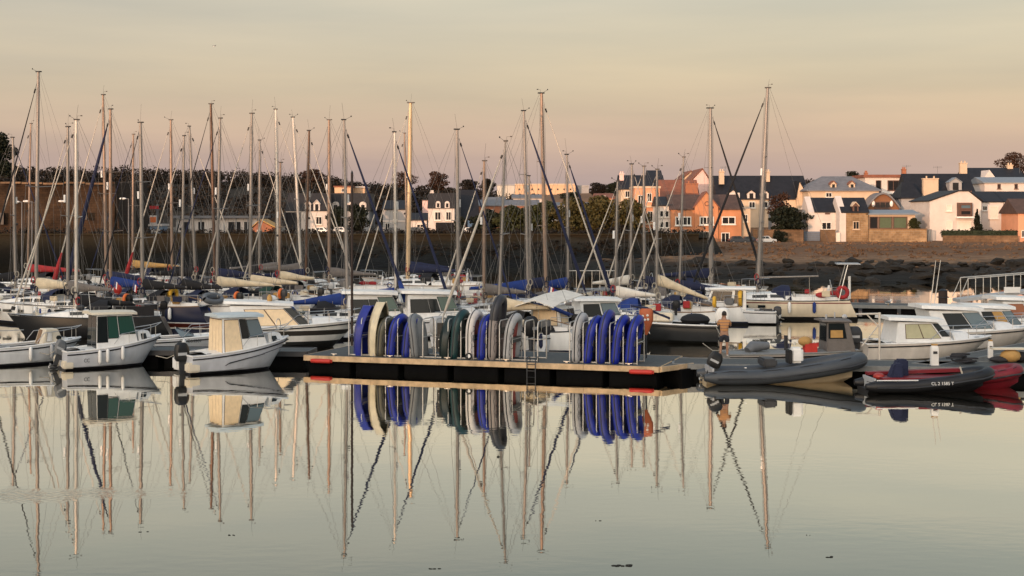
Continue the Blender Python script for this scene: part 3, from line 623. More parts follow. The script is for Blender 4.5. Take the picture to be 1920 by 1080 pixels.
h = House('grey_roof_house', 'white house with grey zinc roof and two small brown windows, upper right', 1846, 1960, 420, 343, 236, 8, 'wall_white'); h.walls().roof_x(331, 'zinc', .3); h.win(1870, 1876, 345, 354, 'frame_brown'); h.win(1902, 1908, 345, 354, 'frame_brown')
h = House('red_house', 'red-brown house cut by the right edge of the picture', 1909, 1990, 458, 400, 203, 7, 'wall_coral'); h.walls().roof_x(372, 'slate_brown', .3); h.win(1915, 1925, 432, 445)
for hh_, px_, py_ in ((None, 1700, 316), (None, 1758, 318), (None, 1360, 318), (None, 1912, 303)):
    b_ = Q(px_, py_ + 8, 240); e = thing('roof_aerial', b_, R(20), {1700: 'thin roof aerial over the balcony house', 1758: 'thin roof aerial over the dark slate villa', 1360: 'thin roof aerial over the left chimney of the long slate roof', 1912: 'thin roof aerial at the upper right edge'}[px_], 'aerial')
    MB().tube([(0, 0, -1.2), (0, 0, 1.3)], .03, 5).build('pole', 'mid_grey', e); MB().tube([(-.9, 0, 1.1), (.9, 0, 1.15)], .022, 5).build('boom', 'mid_grey', e)
    for k in range(6): MB().tube([(-.8 + .3 * k, 0, .85), (-.8 + .3 * k, 0, 1.35)], .014, 4).build('element', 'mid_grey', e)
# garden walls, hedge
def gwall(name, label, x0, x1, yb, yt, Y, m, t=.4, cat='wall'):
    b = Q((x0 + x1) / 2, yb, Y); s = F / Y
    e = thing(name, b, 0, label, cat); H = (yb - yt) / s
    MB().box((0, 0, H / 2 - .3), ((x1 - x0) / s, t, H + .6)).build('masonry' if cat == 'wall' else 'foliage', m, e)
    if cat == 'wall': MB().box((0, 0, H + .055), ((x1 - x0) / s + .05, t + .12, .1)).build('coping', 'garden_stone', e)
    return e
gwall('stone_wall', 'long ochre stone wall under the glazed pavilion', 1629, 1737, 459, 430, 203, 'cottage_stone')
gwall('stone_wall', 'low stone garden wall between the parked cars and the white cottage', 1412, 1506, 457, 432, 205, 'garden_stone')
gwall('stone_wall', 'stone wall below the hedge at the right', 1768, 1908, 460, 443, 201.5, 'garden_stone')
gwall('stone_wall', 'short stone wall in front of the white cottage', 1538, 1566, 457, 432, 204, 'garden_stone')
e = thing('hedge', Q(1836, 444, 202.2), 0, 'clipped dark hedge on top of the right stone wall', 'hedge'); g = MB(); rg = random.Random(5)
for k in range(24): leaves(g, (-5.1 + k * .44, 0, .55), (.38, .3, .5), 60, .2, rg)
MB().box((0, 0, .4), (10.5, .35, .95)).build('stems', 'hedge', e); g.build('foliage', 'leaf_dark', e)
e = thing('metal_gate', Q(1741, 458, 203), 0, 'narrow grey metal gate at the end of the ochre stone wall', 'gate')
for k in (-.35, 0, .35): MB().box((k, 0, 1.0), (.14, .1, 2.2)).build('gate_bar', 'mid_grey', e)
MB().box((0, 0, 2.05), (.9, .12, .12)).build('gate_rail', 'mid_grey', e)

# --- town houses left of centre
h = House('mansard_house', 'white house with slate mansard, two pointed dormers and dark bay window', 536, 617, 441, 396, 226, 9, 'wall_white'); h.walls().mansard(362, 'slate', .12)
h.dormer(572, 583, 377, 396, 'wall_white', .15, roofm='wall_white'); h.dormer(588, 600, 376, 396, 'wall_white', .15, roofm='wall_white'); h.win(592, 604, 406, 421, bars=1); h.win(576, 606, 427, 441, 'frame_white', bars=3)
MB().prism([(math.cos(math.pi * k / 6) * 1.25, math.sin(math.pi * k / 6) * -1.1) for k in range(7)], lambda u, v, w: Vector((h.X(549) + u, v, w)), h.Z(430), h.Z(398)).build('bay_window', 'pane', h.e)
h.win(538, 560, 428, 442, 'frame_white', bars=3, cross=1)
h = House('slate_mansard', 'big slate mansard house with three white arched dormers', 618, 692, 441, 396, 230, 10, 'wall_grey'); h.walls().mansard(362, 'slate', .08)
for a in (623, 647, 674): h.dormer(a, a + 13, 378, 396, 'wall_white', .15, arch=True)
h = House('grey_harbour_house', 'grey house with pale window trim behind the blue furled sail', 718, 762, 441, 393, 232, 8, 'wall_grey'); h.walls().roof_x(375, 'slate', .2); h.win(737, 745, 398, 412, bars=0); h.win(722, 731, 418, 434); h.slab(718, 762, 413, 416, 'wall_white', 'string_course', t=.1)
h = House('white_shop', 'low white shop front left of the small white harbour house', 764, 800, 441, 413, 228, 6, 'wall_white'); h.walls().roof_x(399, 'slate', .2); h.win(781, 795, 420, 432, bars=1, cross=1)
h = House('white_harbour_house', 'small white harbour house with dark garage door and eyebrow dormers', 803, 852, 440, 391, 222, 8, 'wall_white'); h.walls().mansard(362, 'slate', .08)
h.dormer(817, 826, 377, 390, 'wall_white', .12, arch=True); h.dormer(834, 843, 377, 390, 'wall_white', .12, arch=True)
h.win(815, 827, 397, 413, bars=1); h.win(836, 846, 397, 413, bars=1); h.slab(817, 851, 417, 437, 'pane', 'garage_door', t=.15); h.chimney(805, 811, 362, 376, 'wall_white', 3); h.slab(816, 852, 437.5, 439.5, 'wall_white', 'door_sill', t=.3)
h = House('pink_annex', 'sunlit pale pink block tucked behind the white harbour house', 792, 803, 440, 376, 238, 5, 'wall_pink'); h.walls().roof_flat('slate', .1, .2)
h = House('dark_slate_house', 'tall dark slate gable house with a pale blue ground-floor wall', 856, 897, 440, 412, 226, 8, 'slate'); h.walls().roof_x(355, 'slate', .1, inset=.12); h.slab(877, 894, 413, 429, 'wall_blue', 'blue_wall', t=.12); h.slab(864, 873, 414, 429, 'wall_brick', 'door', t=.12); h.win(866, 871, 416, 426, 'frame_white', bars=0, y=-.12)
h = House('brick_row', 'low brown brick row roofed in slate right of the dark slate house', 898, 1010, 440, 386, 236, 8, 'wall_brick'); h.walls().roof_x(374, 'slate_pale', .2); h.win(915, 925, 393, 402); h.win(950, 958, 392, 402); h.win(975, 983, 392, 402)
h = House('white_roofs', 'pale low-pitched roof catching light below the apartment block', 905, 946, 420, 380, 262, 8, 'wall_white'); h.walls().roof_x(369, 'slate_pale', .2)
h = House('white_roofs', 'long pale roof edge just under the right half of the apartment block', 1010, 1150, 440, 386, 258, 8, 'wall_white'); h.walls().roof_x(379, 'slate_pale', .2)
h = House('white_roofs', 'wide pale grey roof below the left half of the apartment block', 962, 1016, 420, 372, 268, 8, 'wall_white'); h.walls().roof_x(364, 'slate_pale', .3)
h = House('orange_cottage', 'small orange-lit cottage with red roof among trees right of the apartments', 1118, 1150, 400, 372, 290, 8, 'wall_coral'); h.walls().roof_x(362, 'tile_red', .3); h.win(1128, 1135, 366, 376, 'wall_white')
h = House('apartment_block', 'long sunlit peach apartment block on the skyline', 966, 1079, 400, 347, 420, 14, 'wall_peach', 'apartment block'); h.walls().roof_flat('wall_cream', .1, .4)
for c in range(9):
    for r_ in range(2): h.win(972 + c * 12, 975.5 + c * 12, 353 + r_ * 10, 357 + r_ * 10, 'wall_cream', bars=0, sill=False)
h = House('apartment_block', 'grey-green end block left of the peach apartments', 932, 965, 400, 348.5, 440, 12, 'wall_drab', 'apartment block'); h.walls().roof_flat('wall_grey', .1, .4)  # plain drab grey walls
h = House('apartment_block', 'right end of the peach apartments, its shade put in as grey walls', 1080, 1104, 400, 350, 424, 12, 'wall_grey', 'apartment block'); h.walls().roof_flat('wall_grey', .1, .4)  # shade on the end of the block is put into the wall colour
h = House('flat_roof_block', 'small peach flat-roofed block above the big slate mansard', 627, 661, 380, 351, 330, 10, 'wall_peach', 'building'); h.walls().roof_flat('tile_red', .2, .3); h.win(640, 646, 354, 360)
h = House('flat_roof_block', 'low peach block behind the dark mooring pile', 664, 684, 380, 352, 334, 10, 'wall_peach', 'building'); h.walls().roof_flat('wall_white', .2, .3)
h = House('market_hall', 'long low white hall with flat grey roof and dark open bays', 330, 482, 447, 409, 214, 8, 'wall_white', 'hall'); h.walls().roof_flat('slate_pale', .6, .35)
for a in (345, 372, 428, 440, 458): h.slab(a, a + 11, 416, 446, 'pane', 'open_bay', t=.1)
for k in range(7): h.slab(332 + k * 22, 334 + k * 22, 410, 446, 'wall_grey', 'post', y=-.1, t=.12)
h = House('small_brick_house', 'small brick gable house with tan roof beside the long white hall', 474, 514, 447, 428, 205, 6, 'wall_brick'); h.walls([(488, 414)]).roof_y(488, 413, 'canvas_tan', .25); h.win(482, 490, 431, 440)
h = House('kiosk', 'small white and blue kiosk with a red sign right of the rampart', 281, 302, 470, 424, 205, 4, 'wall_blue', 'kiosk'); h.walls().roof_flat('wall_white', .2, .3); h.slab(281, 294, 404, 424, 'wall_white', 'sign_board', t=.2); h.slab(281, 298, 386, 392, 'canvas_red', 'red_sign', t=.3); h.slab(282, 293, 407, 417, 'orange', 'poster', y=-.2, t=.05); h.slab(282, 300, 430, 436, 'wall_white', 'stripe', t=.05)
MB().box((0, 1, 4.5), (.3, .3, 4.2)).build('sign_post', 'mid_grey', h.e)

# --- rampart
e = thing('rampart', (0, 0, 0), 0, 'massive old brown stone rampart filling the left edge behind the masts', 'rampart')
def wallseg(a, b, z0a, z0b, name, m, z=-.5, th=2.2):
    a, b = Vector(a), Vector(b); d = (b - a).normalized(); nrm = Vector((-d.y, d.x, 0)); n = 14; vs = []
    k = MB(); rings = []
    for i in range(n + 1):
        p = a.lerp(b, i / n); top = z0a + (z0b - z0a) * i / n + .12 * math.sin(i * 2.3)
        bt = .9
        rings.append([Vector((p.x, p.y, z)) - nrm * bt, Vector((p.x, p.y, top)), Vector((p.x, p.y, top)) + nrm * th, Vector((p.x, p.y, z)) + nrm * th])
    return k.loft(rings).build(name, m, e)
A = Vector((-130, 182, 0)); B = Q(216, 0, 186); B.z = 0; D = Q(275, 0, 240); D.z = 0
wallseg(A, B, 10.1, 10.0, 'curtain_wall', 'rampart_stone'); wallseg(B, D, 9.9, 11.2, 'return_wall', 'rampart_stone')
MB().box((0, 0, 0), (.6, .6, .6)).v
for px, py, w_, h_ in ((163, 463, 22, 13), (2, 410, 12, 22), (160, 405, 8, 14)):
    c = Q(px, py, 184.4); MB().box(c, (w_ / 14.6, .5, h_ / 14.6)).build('opening', 'black', e)
for k, (px, yy_) in enumerate(((20, 341), (60, 342), (100, 343), (140, 341), (180, 343))):
    c = Q(px, yy_, 184); MB().box((c.x, c.y + .5, c.z - .1), (2.6, 1.2, .22)).build('coping_stone', 'garden_stone', e)
# quayside lamp posts near the rampart
for i, (px, yt, yb) in enumerate(((41, 378, 505), (60, 377, 505), (126, 377, 505), (241, 372, 500))):
    b = P(px, 505, 0); b.z = .0; Y = 158; s = F / Y; b = Vector(((px - CX) / s, Y, -.5)); ht = CZ + (HY - yt) / s + .5
    e = thing('street_lamp', b, 0, ['slim lamp post, first from the left in front of the rampart', 'slim lamp post, second from the left in front of the rampart', 'slim lamp post in front of the middle of the rampart', 'slim lamp post at the right end of the rampart'][i], 'street lamp', 'lamp posts by the rampart')
    MB().tube([(0, 0, 0), (0, 0, ht)], [.08, .05], 7).build('pole', 'mid_grey', e, 60)
    MB().tube([(-.1, 0, ht - .05), (-.55, 0, ht)], [.04, .03], 6).build('bracket', 'mid_grey', e)
    MB().ell((-.62, 0, ht - .02), (.4, .2, .12)).build('lamp_head', 'white', e, 60)

# --- cars
mat('tyre', (.015, .015, .015), .8, var=.1); mat('paint_silver', (.45, .47, .48), .3, metal=.3, var=.03); mat('paint_dark', (.03, .035, .045), .25, var=.03); mat('paint_white', (.72, .72, .70), .3, var=.03)
def car(px, yb, Y, yaw, paint, label, group='cars parked by the shore'):
    e = thing('parked_car', Q(px, yb, Y), yaw, label, 'car', group); e.scale = (.66, .66, .8)
    side = [(-2.0, .35), (-2.05, .75), (-1.75, .9), (-1.25, 1.38), (.35, 1.42), (1.0, .95), (1.95, .82), (2.05, .4)]
    g = MB(); rings = []
    for y, k in ((-.85, .97), (-.8, 1), (.8, 1), (.85, .97)): rings.append([Vector((u * (1 if v < 1 else k), y * (1 if v < 1 else .82), v)) for u, v in side])
    b = g.loft(rings).build('body', paint, e, 40)
    for sy in (-1, 1):
        q = [(-1.3, sy * .852, .92), (.55, sy * .852, .92), (.25, sy * .72, 1.34), (-1.12, sy * .72, 1.34)]
        if sy > 0: q = [q[1], q[0], q[3], q[2]]
        MB().panel(q, .02, .48, .08, .95, .02).build('side_window', 'glass_dark', b); MB().panel(q, .52, .98, .08, .95, .02).build('side_window', 'glass_dark', b)
        for x in (-1.25, 1.3):
            w_ = MB().tube([(x, sy * .72, .32), (x, sy * .88, .32)], .32, 14).build('wheel', 'tyre', e, 50)
            MB().tube([(x, sy * .87, .32), (x, sy * .9, .32)], .19, 10).build('rim', 'steel', w_)
    MB().panel([(.98, -.62, .97), (.98, .62, .97), (.36, .6, 1.38), (.36, -.6, 1.38)], .05, .95, .1, .95, .03).build('windscreen', 'glass_dark', b)
    for sy in (-.6, .6): MB().ell((1.98, sy, .68), (.08, .18, .1), 8, 5).build('headlight', 'white', b); MB().box((-2.04, sy, .72), (.06, .25, .16)).build('tail_light', 'red', b)
    return e
car(1437, 457.5, 201, R(4), 'paint_silver', 'pale silver car parked beside the round shrub')
car(1384, 457.5, 202, R(8), 'paint_dark', 'dark car parked in front of the cream annex, nearest the orange house')
car(1407, 458, 203, R(5), 'paint_dark', 'dark blue car parked directly left of the silver car')
car(782, 440.5, 205, R(0), 'paint_dark', 'dark car parked on the quay left of the white harbour house', 'cars parked on the town quay')
car(640, 440.5, 206, R(3), 'paint_white', 'white car parked on the quay below the slate mansard', 'cars parked on the town quay')
car(884, 441, 206, R(3), 'paint_white', 'white car parked on the quay before the blue wall', 'cars parked on the town quay')
car(740, 441, 205, R(3), 'paint_dark', 'dark car parked on the quay in front of the grey house', 'cars parked on the town quay')
car(604, 441, 206, R(-3), 'paint_silver', 'silver car parked on the quay before the white mansard house', 'cars parked on the town quay')

# --- boulders on the shore, one mesh shared in three shapes
def boulder(seed):
    rg = random.Random(seed); g = MB().ell((0, 0, 0), (1, 1, 1), 8, 5)
    g.v = [tuple(Vector(p) * rg.uniform(.55, 1.2)) for p in g.v]; return g
mat('rock', (.020, .015, .010), .95, var=.5, scale=1.5, bump=.1, bscale=3)
g = MB(); rg = random.Random(77)
for k in range(900):
    x = rg.uniform(10, 75); edge = 122 + 3.5 * hnoise(x, 0, .35, 3) + max(0, 26 - x) * 1.6; y = edge + rg.uniform(0, 74); r_ = rg.uniform(.06, .26)
    g.ell((x, y, shore_h(x, y) + r_ * .1), (r_ * rg.uniform(1, 2), r_, r_ * .6), 6, 4)
for k in range(260):
    x = rg.uniform(10, 75); edge = 122 + 3.5 * hnoise(x, 0, .35, 3) + max(0, 26 - x) * 1.6; y = edge + rg.uniform(30, 78); leaves(g, (x, y, shore_h(x, y) + .1), (rg.uniform(.3, 1.4), .5, .2), 16, .22, rg)
tag(g.build('shore_debris', 'shore'), 'scattered stones and dry tufts strewn over the brown bank', 'stones', kind='stuff')
proto = []
rg = random.Random(21)
for k in range(90):
    x = rg.uniform(22, 52) if k % 3 else rg.uniform(12, 60); edge = 122 + 3.5 * hnoise(x, 0, .35, 3) + max(0, 26 - x) * 1.6
    y = edge + rg.uniform(.5, 22); s_ = rg.uniform(.35, 1.0) * (1.3 if k % 7 == 0 else 1)
    if len(proto) < 3: o = boulder(k).build('shore_rock', 'rock', None, 22); proto.append(o)
    else: o = proto[k % 3].copy(); C.objects.link(o)
    o.location = (x, y, shore_h(x, y) + s_ * .12); o.scale = (s_ * rg.uniform(1, 1.7), s_, s_ * rg.uniform(.35, .6)); o.rotation_euler = (rg.uniform(-.2, .2), rg.uniform(-.2, .2), rg.uniform(0, 6))
    tag(o, 'dark weed-covered rock lying on the shore below the houses', 'rock', 'dark rocks along the shore')
# ================================================================== BOATS
WHT, CRM, NVY, BLK, BLU, RED_, GRY = (.78, .78, .76), (.68, .60, .46), (.015, .02, .05), (.012, .012, .014), (.02, .05, .2), (.30, .02, .02), (.26, .27, .28)
hullmat('hull_white_blue', WHT, BLU, (.02, .025, .05), stripe=BLU, z1=.82, z2=.88)
hullmat('hull_white', WHT, NVY, (.02, .02, .025))
hullmat('hull_white_red', WHT, (.3, .03, .02), (.05, .012, .01), stripe=(.25, .03, .03), z1=.80, z2=.85)
hullmat('hull_cream', CRM, BLK, (.02, .02, .022), stripe=(.18, .03, .02), z1=.92, z2=.98)
hullmat('hull_navy', NVY, WHT, (.1, .02, .015))
hullmat('hull_black', BLK, BLK, BLK)
hullmat('hull_grey', (.42, .43, .43), NVY, (.02, .02, .025), stripe=NVY, z1=.75, z2=.83)
hullmat('motor_white', (.66, .68, .70), (.02, .02, .03), (.015, .015, .02), zb=.03, zb2=.08)
hullmat('motor_pale', (.56, .58, .62), (.02, .02, .03), (.015, .015, .02), zb=.03, zb2=.08)
hullmat('motor_cruiser', (.72, .71, .67), (.02, .02, .02), (.02, .02, .022), zb=.05, zb2=.32, stripe=(.03, .025, .02), z1=.58, z2=.80)
hullmat('motor_taupe', (.62, .58, .53), (.3, .28, .25), (.03, .03, .03), zb=.03, zb2=.1)
hullmat('work_grey', (.30, .27, .24), (.1, .09, .08), (.05, .05, .05), zb=.03, zb2=.1)
hullmat('work_black', (.02, .022, .025), (.02, .022, .025), (.02, .02, .02))

def sail_hull(L, B, fb, rev=.5):
    """stations stern to bow; returns hull rings and the deck edge, mast at x = 0"""
    xs = -.58 * L; rings = []; edge = []
    for i in range(13):
        t = i / 12
        f = .70 + .30 * math.sin(math.pi / 2 * min(1, t / .42)) if t < .42 else max(.015, max(0, math.cos(math.pi / 2 * ((t - .42) / .58))) ** .8)
        b = B / 2 * f; zs = fb * (1 + .20 * (t - .35) ** 2 * 2.2)
        ring = []
        for k, (zf, bf) in enumerate(((1, 1), (.7, 1.0), (.38, .95), (.10, .84), (-.22, .5), (-.34, 0))):
            z = zs * zf if zf > 0 else zf
            x = xs + L * t - .11 * L * t ** 4 * (1 - max(0, zf)) + rev * (1 - t) ** 8 * max(0, zf) - rev * .3 * (1 - t) ** 8
            ring.append(Vector((x, b * bf, z)))
        full = ring + [Vector((p.x, -p.y, p.z)) for p in reversed(ring[:-1])]
        rings.append(full); edge.append((ring[0].x, ring[0].y, ring[0].z))
    return rings, edge

def sailboat(xt, yt, xb, WL, d, label, hull='hull_white', a=14, jib=None, cover=None, mast='alu', spr=1, boom=True, hood=None, buoy=None, wpx=None, bend=0, jr=.038, dodger=None, extra=(), flag=False, drop=0.0, droop=0.0, bl=1.0, jlow=None):
    rg = random.Random(int(xt * 7 + yt)); Y = F * CZ / (WL - HY); s = F / Y; H = (WL - yt) / s
    L = max(5.8, min(11.5, H * .72)); B = L * .31; fb = .62 + .045 * L; X = (xb - CX) / s
    al = R(a); yaw = al if d > 0 else math.pi - al
    e = thing('sailing_boat', (X, Y, 0), yaw, label, 'sailing boat', 'sailing boats moored in the marina')
    lean = (xt - xb) / s * .97
    if not hood: hood = rg.choice(('canvas_navy', 'canvas_black', 'canvas_grey', 'canvas_navy'))
    ca, sa = math.cos(-yaw), math.sin(-yaw); lx, ly = lean * ca, lean * sa          # lean of the mast in boat coordinates
    MP = lambda h, off=(0, 0): Vector((lx * h / H + off[0], ly * h / H + off[1], h))
    rings, edge = sail_hull(L, B, fb); xs = -.58 * L
    hl = MB().loft(rings, False, False, False); n = len(rings[0]); hl.f.append(tuple(range(n)))
    ho = hl.build('hull', hull, e, 35)
    g = MB(); g.tube([Vector((x, y, z + .02)) for x, y, z in edge], .028, 5); g.tube([Vector((x, -y, z + .02)) for x, y, z in edge], .028, 5); g.build('toe_rail', rg.choice(('teak', 'dark_grey', 'alu')), ho)
    for k in range(rg.choice((0, 2, 3))):
        x = xs + L * (.55 + .1 * k)
        MB().box((x, 0, fb * .72), (.42, B * .999, .14)).build('port_light', 'glass_dark', ho)
    dk = MB().loft([[Vector((x, y, z - .03)), Vector((x, 0, z + .05)), Vector((x, -y, z - .03))] for x, y, z in edge], False, False, False).build('deck', 'deck_white', e, 40)
    # cabin trunk with its windows
    x0, x1 = -.17 * L, .20 * L; st = []; ch = .30 + .012 * L
    for t in (0, .25, .55, .8, 1):
        x = x0 + (x1 - x0) * t; wd = B * (.36 - .14 * t * t); hh = ch * (1 - .78 * t ** 2.4); z = fb + .02
        st.append([Vector((x, wd, z)), Vector((x + .03, wd * .86, z + hh)), Vector((x + .03, 0, z + hh + .06)), Vector((x + .03, -wd * .86, z + hh)), Vector((x, -wd, z))])
    cb = MB().loft(st, True).build('cabin', 'gelcoat', e, 35)
    for sg in (0, 1):
        for i, (u0, u1) in enumerate(((.06, .94), (.1, .9))):
            r0, r1 = st[i], st[i + 1]
            q = [r0[0], r1[0], r1[1], r0[1]] if sg == 0 else [r1[4], r0[4], r0[3], r1[3]]
            MB().panel(q, u0, u1, .38, .82, .012).build('window', 'glass_dark', cb)
    MB().box((.10 * L, 0, fb + ch * .72 + .06), (.5, .5, .07)).build('hatch', 'glass_dark', cb)
    MB().box((x0 + .3, 0, fb + ch + .10), (.75, .6, .06)).build('companion_hatch', 'gelcoat_cream', cb)
    # cockpit
    g = MB()
    for sg in (-1, 1): g.hexa([(xs + .5, sg * B * .30, fb), (x0, sg * B * .36, fb), (x0, sg * B * .29, fb), (xs + .5, sg * B * .24, fb), (xs + .5, sg * B * .30, fb + .22), (x0, sg * B * .36, fb + .30), (x0, sg * B * .29, fb + .30), (xs + .5, sg * B * .24, fb + .22)])
    ck = g.build('cockpit_coaming', 'gelcoat', e)
    MB().box(((xs + x0) / 2 + .2, 0, fb + .06), ((x0 - xs) * .8, B * .42, .02)).build('cockpit_sole', 'dark_grey', ck)
    for sg in (-1, 1): MB().tube([(x0 - .5, sg * B * .33, fb + .24), (x0 - .5, sg * B * .33, fb + .42)], [.09, .07], 8).build('winch', 'steel', ck, 40)
    if L > 8.5:
        MB().torus((xs + 1.3, 0, fb + .75), .42, .02, Vector((0, 1, 0)), Vector((.2, 0, .98)), 16, 5).build('wheel', 'steel', ck); MB().tube([(xs + 1.5, 0, fb), (xs + 1.42, 0, fb + .85)], [.1, .07], 7).build('pedestal', 'gelcoat', ck)
    else: MB().tube([(xs + .3, 0, fb + .25), (xs + 1.5, .1, fb + .5)], .025, 5).build('tiller', 'teak', ck)
    # mast, spreaders, masthead gear
    r = (wpx * .84 / s / 2) if wpx else .062 + .002 * L
    top = MP(H); z0 = fb + .1
    mk = MB().tube([MP(z0), MP(z0 + (H - z0) * .5, (bend * .5, 0)), MP(H * .85, (bend * .15, 0)), top], [r, r, r * .92, r * .72], 8).build('mast', mast, e, 60)
    for k in range(spr):
        h = z0 + (H - z0) * ((.5,) if spr == 1 else (.36, .67))[k]; hw = B * (.34 - .06 * k); c = MP(h)
        for sg in (-1, 1): MB().tube([c, c + Vector((-.16, sg * hw, .05))], [.03, .02], 5).build('spreader', mast, mk)
    g = MB(); g.box(top + Vector((-.02, 0, .02)), (r * 3.2, r * 1.6, .06)); q_ = rg.random()
    if q_ < .6: g.tube([top, top + Vector((-.1, .06, .45 + q_))], .005, 4)
    wd_ = rg.uniform(-.3, .3); q2 = rg.random()
    if q2 < .75: g.tube([top + Vector((.04, 0, .02)), top + Vector((.30, wd_, .14 + .1 * q2))], .007, 4); g.ell(top + Vector((.31, wd_, .16 + .1 * q2)), (.035, .035, .04), 6, 4)
    if q2 > .25: g.tube([top + Vector((-.06, 0, .05)), top + Vector((-.06, 0, .2)), top + Vector((-.22, wd_ * .4, .21))], .006, 4); g.box(top + Vector((-.24, wd_ * .4, .21)), (.09, .008, .05))
    g.build('masthead_gear', 'black', mk)
    if rg.random() < .6: MB().tube([MP(H * .62, (.12, .1)), MP(H * .62 + .4, (.12, .1))], .06, 8).build('radar_reflector', 'white', mk)
    if rg.random() < .5: MB().ell(MP(H * .5, (.14, 0)), (.07, .07, .08), 8, 5).build('steaming_light', 'black', mk)
    # standing rigging
    bowx = edge[-1][0] - .18; bz = edge[-1][2] + .1; cp = B * .44; g = MB(); wr = .0075
    jt = MP(H * .955) if jib else MP(H * .985)
    for sg in (-1, 1):
        h1 = z0 + (H - z0) * (.5 if spr == 1 else .36); hw = B * .34; t1 = MP(h1) + Vector((-.16, sg * hw, .05)); pts = [(-.22, sg * cp, fb), t1]
        if spr == 2: t2 = MP(z0 + (H - z0) * .67) + Vector((-.16, sg * B * .28, .05)); pts.append(t2)
        pts.append(MP(H * .97)); g.tube(pts, wr, 4, False); g.tube([(-.45, sg * cp, fb), MP(h1 - .1)], wr, 4, False); g.tube([(.2, sg * cp * .9, fb), MP(h1 - .1)], wr, 4, False)
    g.tube([(xs + .25, 0, fb + .1), top + Vector((-r, 0, 0))], wr, 4, False)
    g.tube([MP(z0 + 1, (-r - .05, .02)), MP(H * .96, (-r - .03, .02))], wr * .9, 4, False); g.tube([MP(z0 + .4, (r + .06, -.05)), MP(H * .96, (r + .03, -.03))], wr, 4, False)
    g.build('rigging', 'wire', e)
    b0 = Vector((bowx, 0, bz)); dv = jt + Vector((r, 0, 0)) - b0
    if jib:
        pts = [b0 + dv * q for q in (.02, .05, .12, .3, .55, .8, .92, .98, 1.0)]; rr = [.02, jr * .7, jr * 1.25, jr * 1.15, jr * .95, jr * .7, jr * .45, .012, .01]
        J = MB().tube(pts, rr, 7).build('furled_jib', jib, e, 60)
        MB().tube([b0 + dv * .012, b0 + dv * .03], .10, 10).build('furler_drum', 'black', J); MB().tube([b0 + dv * .955, b0 + dv * .975], .045, 6).build('furler_swivel', 'black', J)
        if jlow: MB().tube([b0 + dv * q for q in (.03, .06, .14, .20)], [.06, .15, .12, .05], 8).build('jib_cover', jlow, J, 60)
    else: MB().tube([b0, jt], wr * 1.3, 4).build('forestay', 'wire', e)
    # boom and stowed mainsail
    if boom:
        zb = fb + .92 + drop; bx = -(.36 * L) * bl; end = Vector((bx, 0, zb + .10 - droop)); st_ = MP(zb, (-r, 0))
        bo = MB().tube([st_, end], [.055, .05], 8).build('boom', 'alu_white' if rg.random() < .6 else 'alu', e, 60)
        MB().tube([end, MP(H * .98, (-r, 0))], .006, 4, False).build('topping_lift', 'wire', bo); MB().tube([end + Vector((.5, 0, 0)), (bx + .5, 0, fb + .25)], .012, 4).build('mainsheet', 'rope', bo)
        if cover:
            rs = []
            for t in (0, .04, .12, .3, .55, .8, .97, 1):
                c = st_.lerp(end, t); hh = (.62 - .12 * t if t < .05 else .50 * (1 - t) ** 1.15 + .15) * (1 if t < 1 else .5); ww = (.15 - .07 * t) * (1 if t < 1 else .5)
                rs.append([c + Vector((0, ww * math.sin(2 * math.pi * k / 10) * (1.0 if k not in (0,) else 1), -.10 + hh / 2 - hh / 2 * math.cos(2 * math.pi * k / 10) + .02 * rg.uniform(-1, 1))) for k in range(10)])
            cv = MB().loft(rs).build('sail_cover', cover, bo, 60)
            for t in (.25, .5, .75): c = st_.lerp(end, t); MB().torus(c + Vector((0, 0, .06)), .13, .010, Vector((0, 1, 0)), Vector((0, 0, 1)), 8, 4).build('sail_tie', 'rope', cv)
    # pulpit, stanchions and lifelines, pushpit
    g = MB(); E = [Vector(p) for p in edge]; pr = .014
    tip = E[-1] + Vector((.10, 0, .55)); q1 = E[-3] + Vector((0, 0, .58))
    for sg in (-1, 1): m1 = Vector((q1.x, q1.y * sg, q1.z)); g.tube([tip, Vector((E[-2].x + .2, E[-2].y * sg * .9, tip.z)), m1], pr, 5); g.tube([m1, Vector((E[-3].x, E[-3].y * sg, E[-3].z))], pr, 5); g.tube([Vector((E[-2].x, E[-2].y * sg, tip.z)), Vector((E[-2].x, E[-2].y * sg, E[-2].z))], pr, 5)
    g.build('pulpit', 'steel', e)
    for sg in (-1, 1):
        for i in (3, 5, 7, 9): MB().tube([(E[i].x, E[i].y * sg * .97, E[i].z), (E[i].x, E[i].y * sg * .97, E[i].z + .58)], .012, 5).build('stanchion', 'steel', e)
        g = MB()
        for hz in (.56, .30): g.tube([Vector((E[i].x, E[i].y * sg * .97, E[i].z + hz)) for i in range(1, 11)], .006, 4, False)
        g.build('lifeline', 'wire', e)
    g = MB(); cz = E[0].z + .6; loop = [Vector((E[2].x, E[2].y * sg * .96, cz)) for sg in (1,)] + [Vector((E[0].x + .1, E[0].y * .96, cz)), Vector((E[0].x + .1, -E[0].y * .96, cz)), Vector((E[2].x, -E[2].y * .96, cz))]
    g.tube(loop, .015, 5)
    for p in loop: g.tube([p, Vector((p.x, p.y, E[0].z))], .014, 5)
    g.build('pushpit', 'steel', e)
